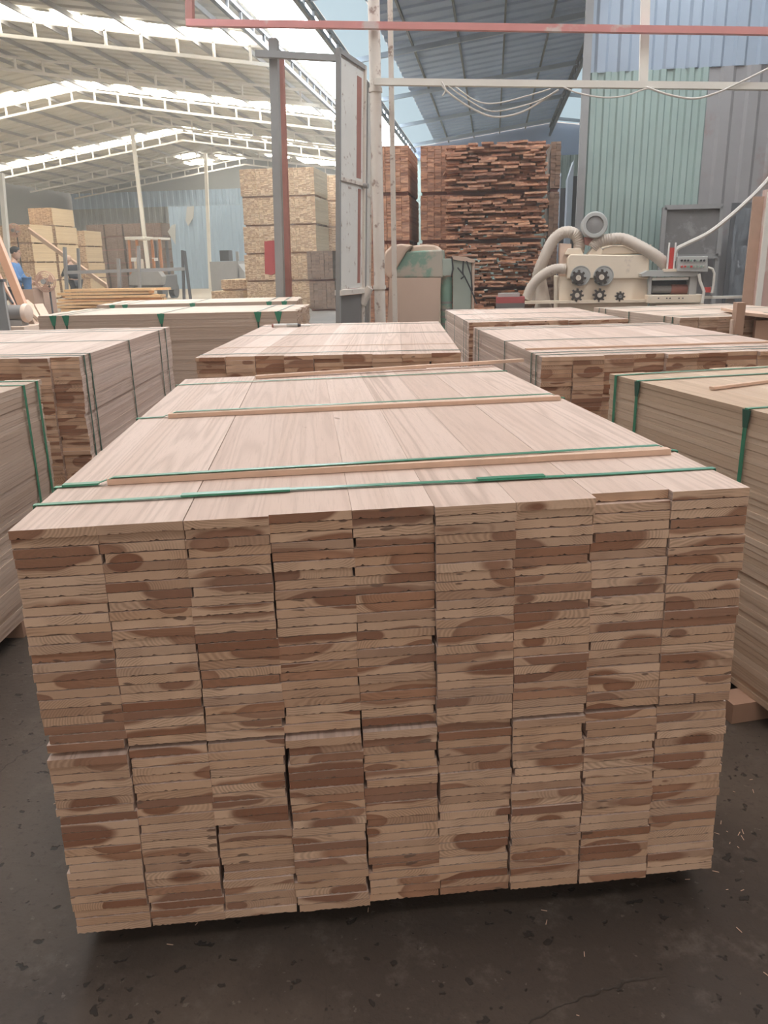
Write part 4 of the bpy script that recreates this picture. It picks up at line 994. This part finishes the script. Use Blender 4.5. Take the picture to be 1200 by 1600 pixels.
def hose(pts, r, label=None, rings=True):
    Q = [at(x, y, MY+dy) for x, y, dy in pts]; out = []
    for i in range(len(Q)-1):
        a = Q[max(i-1, 0)]; b = Q[i]; c2_ = Q[i+1]; e = Q[min(i+2, len(Q)-1)]
        for k in range(10):
            t = k/10; out.append(.5*((2*b)+(c2_-a)*t+(2*a-5*b+4*c2_-e)*t*t+(3*b-a-3*c2_+e)*t**3))
    out.append(Q[-1]); rad = [r*(1.05 if k % 2 else .96) for k in range(len(out))]
    return MB().tube(out, r, 16, True, rad).build('suction_hose', M['hose'], mm, True, label=label)
hose([(838, 470, .3), (840, 432, .25), (851, 402, .2), (865, 375, .2), (882, 363, .2), (898, 366, .2), (905, 380, .2), (903, 396, .2)], .085)
hose([(822, 468, 0), (832, 446, 0), (848, 430, 0), (866, 421, 0), (884, 420, 0)], .075)
hose([(926, 388, .1), (936, 378, .1), (953, 374, .1), (975, 374, .1), (1003, 387, 0), (1027, 402, -.05), (1046, 420, -.05)], .085)
a = at(851, 470, MY+.2); MB().cyl((a.x, a.y, a.z-.3), (a.x-.06, a.y, a.z+.32), .16, .07).build('hose_cone', M['hose'], mm, True)
pbox(820, 468, 1012, 475, MY-.12, .2).build('bed_rail', M['cream'], mm)
# infeed unit
fu = T('infeed_table', 1050, 455, MY-.1, 'grey infeed unit with red air cylinder and button panel beside the moulding machine', 'machine')
pprism([(1002, 428), (1012, 423), (1090, 422), (1092, 432), (1003, 432)], MY-.25, .5).build('top_plate', M['grey'], fu)
pbox(1013, 432, 1019, 460, MY-.2, .1).build('side_plate', M['grey'], fu); pbox(1076, 431, 1090, 461, MY-.2, .3).build('side_plate', M['grey'], fu)
pbox(1019, 433, 1076, 438, MY-.22, .1).build('front_lip', M['steelp'], fu); pbox(1019, 438, 1077, 460, MY+.05, .2).build('cavity_shade', M['dark'], fu)  # near-black block paints the shade inside the opening
a = at(1019, 452, MY-.05); b = at(1048, 452, MY-.05); c = at(1077, 452, MY-.05)
MB().cyl(a, b, .055).build('feed_roller', M['steelg'], fu, True); MB().cyl(b, c, .07).build('feed_roller', M['rustred'], fu, True)
pbox(1012, 460, 1100, 474, MY-.25, .3).build('base_box', M['cream'], fu, bevel=.01); pbox(1012, 474, 1100, 640, MY-.1, .5).build('pedestal', M['cream'], fu)
for px_ in (1028, 1041, 1046, 1060, 1066): pbox(px_, 465, px_+2, 467, MY-.26, .02).build('slot', M['dark'], fu)
a = at(1047, 420, MY-.2); b = at(1050, 387, MY-.2)
MB().cyl(a, b, .04).build('air_cylinder', M['red'], fu, True)
for dx in (-.045, .045): MB().cyl(a+V3((dx, -.02, 0)), b+V3((dx, -.02, .07)), .013).build('tie_bar', M['white'], fu, True)
MB().box((a.x-.1, a.y-.06, a.z-.04), (a.x+.1, a.y+.06, a.z)).build('cylinder_foot', M['cream'], fu)
MB().tube([at(1056, 388, MY-.2), at(1058, 398, MY-.2), at(1055, 408, MY-.2)], .012, 6).build('air_hose', M['white'], fu, True)
cp = pprism([(1059, 401), (1106, 400), (1106, 425), (1058, 424)], MY-.3, .12).build('control_panel', M['grey'], fu, bevel=.008)
random.seed(3)
for r_ in range(2):
    for k in range(8):
        c = at(1065+k*5.0, 407+r_*9.5, MY-.3); m_ = ['dark', 'dark', 'dark', 'greenp', 'dark', 'greenp', 'dark', 'dark'][k] if r_ == 0 else ['red', 'red', 'greenp', 'red', 'greenp', 'greenp', 'greenp', 'greenp'][k]
        MB().cyl(c, c-V3((0, .025, 0)), .015, n=10).build('button', M[m_], cp, True)
MB().tube([at(1106, 418, MY-.25), at(1113, 420, MY-.25), at(1116, 427, MY-.25), at(1115, 445, MY-.25), at(1112, 458, MY-.25)], .018, 8).build('conduit', M['steelp'], fu, True)
MB().tube([at(1092, 428, MY-.28), at(1094, 440, MY-.28), at(1100, 455, MY-.28), at(1097, 474, MY-.28)], .022, 8).build('conduit', M['steelp'], fu, True)
pbox(1100, 449, 1111, 457, MY-.2, .1).build('solenoid', M['red'], fu); pbox(1110, 448, 1117, 458, MY-.2, .08).build('fitting', M['grey'], fu)
pbox(1100, 461, 1240, 467, MY-.15, .12).build('guide_rail', M['steelp'], fu)
pbox(1180, 458, 1235, 473, MY-.25, .4).build('rail_carriage', M['cream'], fu)
for px_ in (1130, 1220): pbox(px_, 467, px_+6, 640, MY-.1, .08).build('rail_leg', M['steelg'], fu)
# framed grey panel, dark opening with film, right-hand column
fp = T('framed_panel', 1080, 400, 16.4, 'grey framed panel standing against the green corrugated wall', 'panel')
a = at(1032, 402, 16.4); b = at(1128, 322, 16.4)
MB().box((a.x, 16.4, a.z), (b.x, 16.45, b.z)).build('sheet', M['kick'], fp)
for q in (((a.x, a.z), (a.x, b.z)), ((b.x, a.z), (b.x, b.z)), ((a.x, a.z), (b.x, a.z)), ((a.x, b.z), (b.x, b.z))):
    MB().beam((q[0][0], 16.37, q[0][1]), (q[1][0], 16.37, q[1][1]), .08, .09, up=(0, 1, 0)).build('frame_bar', M['steelg'], fp)
for xx in (a.x, b.x): MB().beam((xx, 16.4, 0), (xx, 16.4, a.z), .07, .07, up=(0, 1, 0)).build('leg', M['steelg'], fp)
op = T('strip_curtain', 1155, 400, 16.2, 'dark doorway screen hung with crumpled clear plastic film at right', 'plastic curtain')
a = at(1130, 462, 16.3); b = at(1182, 316, 16.3)
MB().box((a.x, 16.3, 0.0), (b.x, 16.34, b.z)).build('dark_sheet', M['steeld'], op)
mb = MB(); nx_, nz_ = 10, 14; random.seed(9)
gv = [[V3((a.x+.05+(b.x-a.x-.1)*i/nx_+random.uniform(-.01, .01), 16.22+random.uniform(-.05, .05), .3+(b.z-.4)*j/nz_)) for i in range(nx_+1)] for j in range(nz_+1)]
mb.add([q for r_ in gv for q in r_], [(j*(nx_+1)+i, j*(nx_+1)+i+1, (j+1)*(nx_+1)+i+1, (j+1)*(nx_+1)+i) for j in range(nz_) for i in range(nx_)])
mb.build('film', M['film'], op, True)
a = at(1190, 400, 12.2); rc = T('steel_column', 1192, 400, 12.2, 'pinkish white painted column at the right edge', 'column')
MB().box((a.x-.02, 12.2, 0), (a.x+.40, 12.4, at(1190, 296, 12.2).z)).build('shaft', M['pinkp'], rc); MB().box((a.x-.02, 12.15, 0), (a.x+.05, 12.2, at(1190, 300, 12.2).z)).build('white_edge', M['steelp'], rc)
MB().box((a.x-.16, 12.3, 0), (a.x-.02, 12.34, at(1190, 306, 12.2).z)).build('flange', M['board'], rc)
# leaning dark panels in the gap by the green wall
for i, (x0_, x1_, y0_, Y) in enumerate(((866, 877, 270, 18.6), (882, 897, 250, 18.2))):
    a = at(x0_, 400, Y); b = at(x1_, y0_, Y); o = empty('sheet_stack', (a.x, Y, 0), label=['narrow dark upright sheet stack right of the rough red pile', 'taller dark upright sheet stack touching the green corrugated wall'][i], cat='sheet stack')
    MB().prism([(a.x, Y, 0), (b.x, Y, 0), (b.x, Y, b.z), (a.x, Y, b.z-.35)], (0, .5, 0)).build('sheets', M['steelb'], o); MB().prism([(b.x, Y+.05, 0), (b.x+.16, Y+.05, 0), (b.x+.16, Y+.05, b.z-.3), (b.x, Y+.05, b.z-.3)], (0, .4, 0)).build('dark_edge', M['steeld'], o)
# small things by the machines
rt = T('tool_tray', 796, 466, 10.8, 'small dusty red tray of tools left of the moulding machine', 'tool tray'); pbox(775, 464, 820, 474, 10.8, .3).build('tray', M['redlbl'], rt); pbox(778, 458, 812, 464, 10.85, .2).build('tools', M['grey'], rt)
a = at(775, 474, 10.8); b = at(820, 474, 10.8); MB().box((a.x, 10.8, 0), (b.x, 11.1, a.z-.001)).build('tool_stand', M['kick'], label='dark stand under the red tool tray', cat='stand')
tr = T('wooden_trestle', 1160, 510, 5.9, 'brown wooden trestle with an upright block at the right edge behind the bundles', 'trestle')
pbox(1135, 473, 1166, 640, 5.9, .10).build('upright_board', M['board'], tr); pbox(1130, 500, 1147, 640, 5.84, .05).build('cleat', M['dust'], tr)
pbox(1166, 500, 1250, 640, 6.0, .05).build('side_panel', M['board'], tr); pprism([(1163, 488), (1250, 497), (1250, 502), (1163, 493)], 5.95, .6).build('top_board', M['batten'], tr)
pprism([(413, 377), (434, 375), (435, 424), (424, 430), (414, 428)], GY+.062, .05).build('sign_board', M['redlbl'], label='faded red board hung beside the grey steel post', cat='sign board')

# ================================================================ HAZE
if HAZE:
    m = D.materials.new('dusty_air'); m.use_nodes = True; nt = m.node_tree; nt.nodes.remove(nt.nodes['Principled BSDF'])
    vs = nt.nodes.new('ShaderNodeVolumeScatter'); vs.inputs['Color'].default_value = (1, .98, .95, 1); vs.inputs['Density'].default_value = HAZE; vs.inputs['Anisotropy'].default_value = .35
    nt.links.new(vs.outputs[0], nt.nodes['Material Output'].inputs['Volume'])
    MB().box((-31.6, -7.5, .01), (11.4, 61.0, 10.0)).build('dusty_air', m, label='thin dusty haze filling the whole hall', cat='haze', kind='stuff')
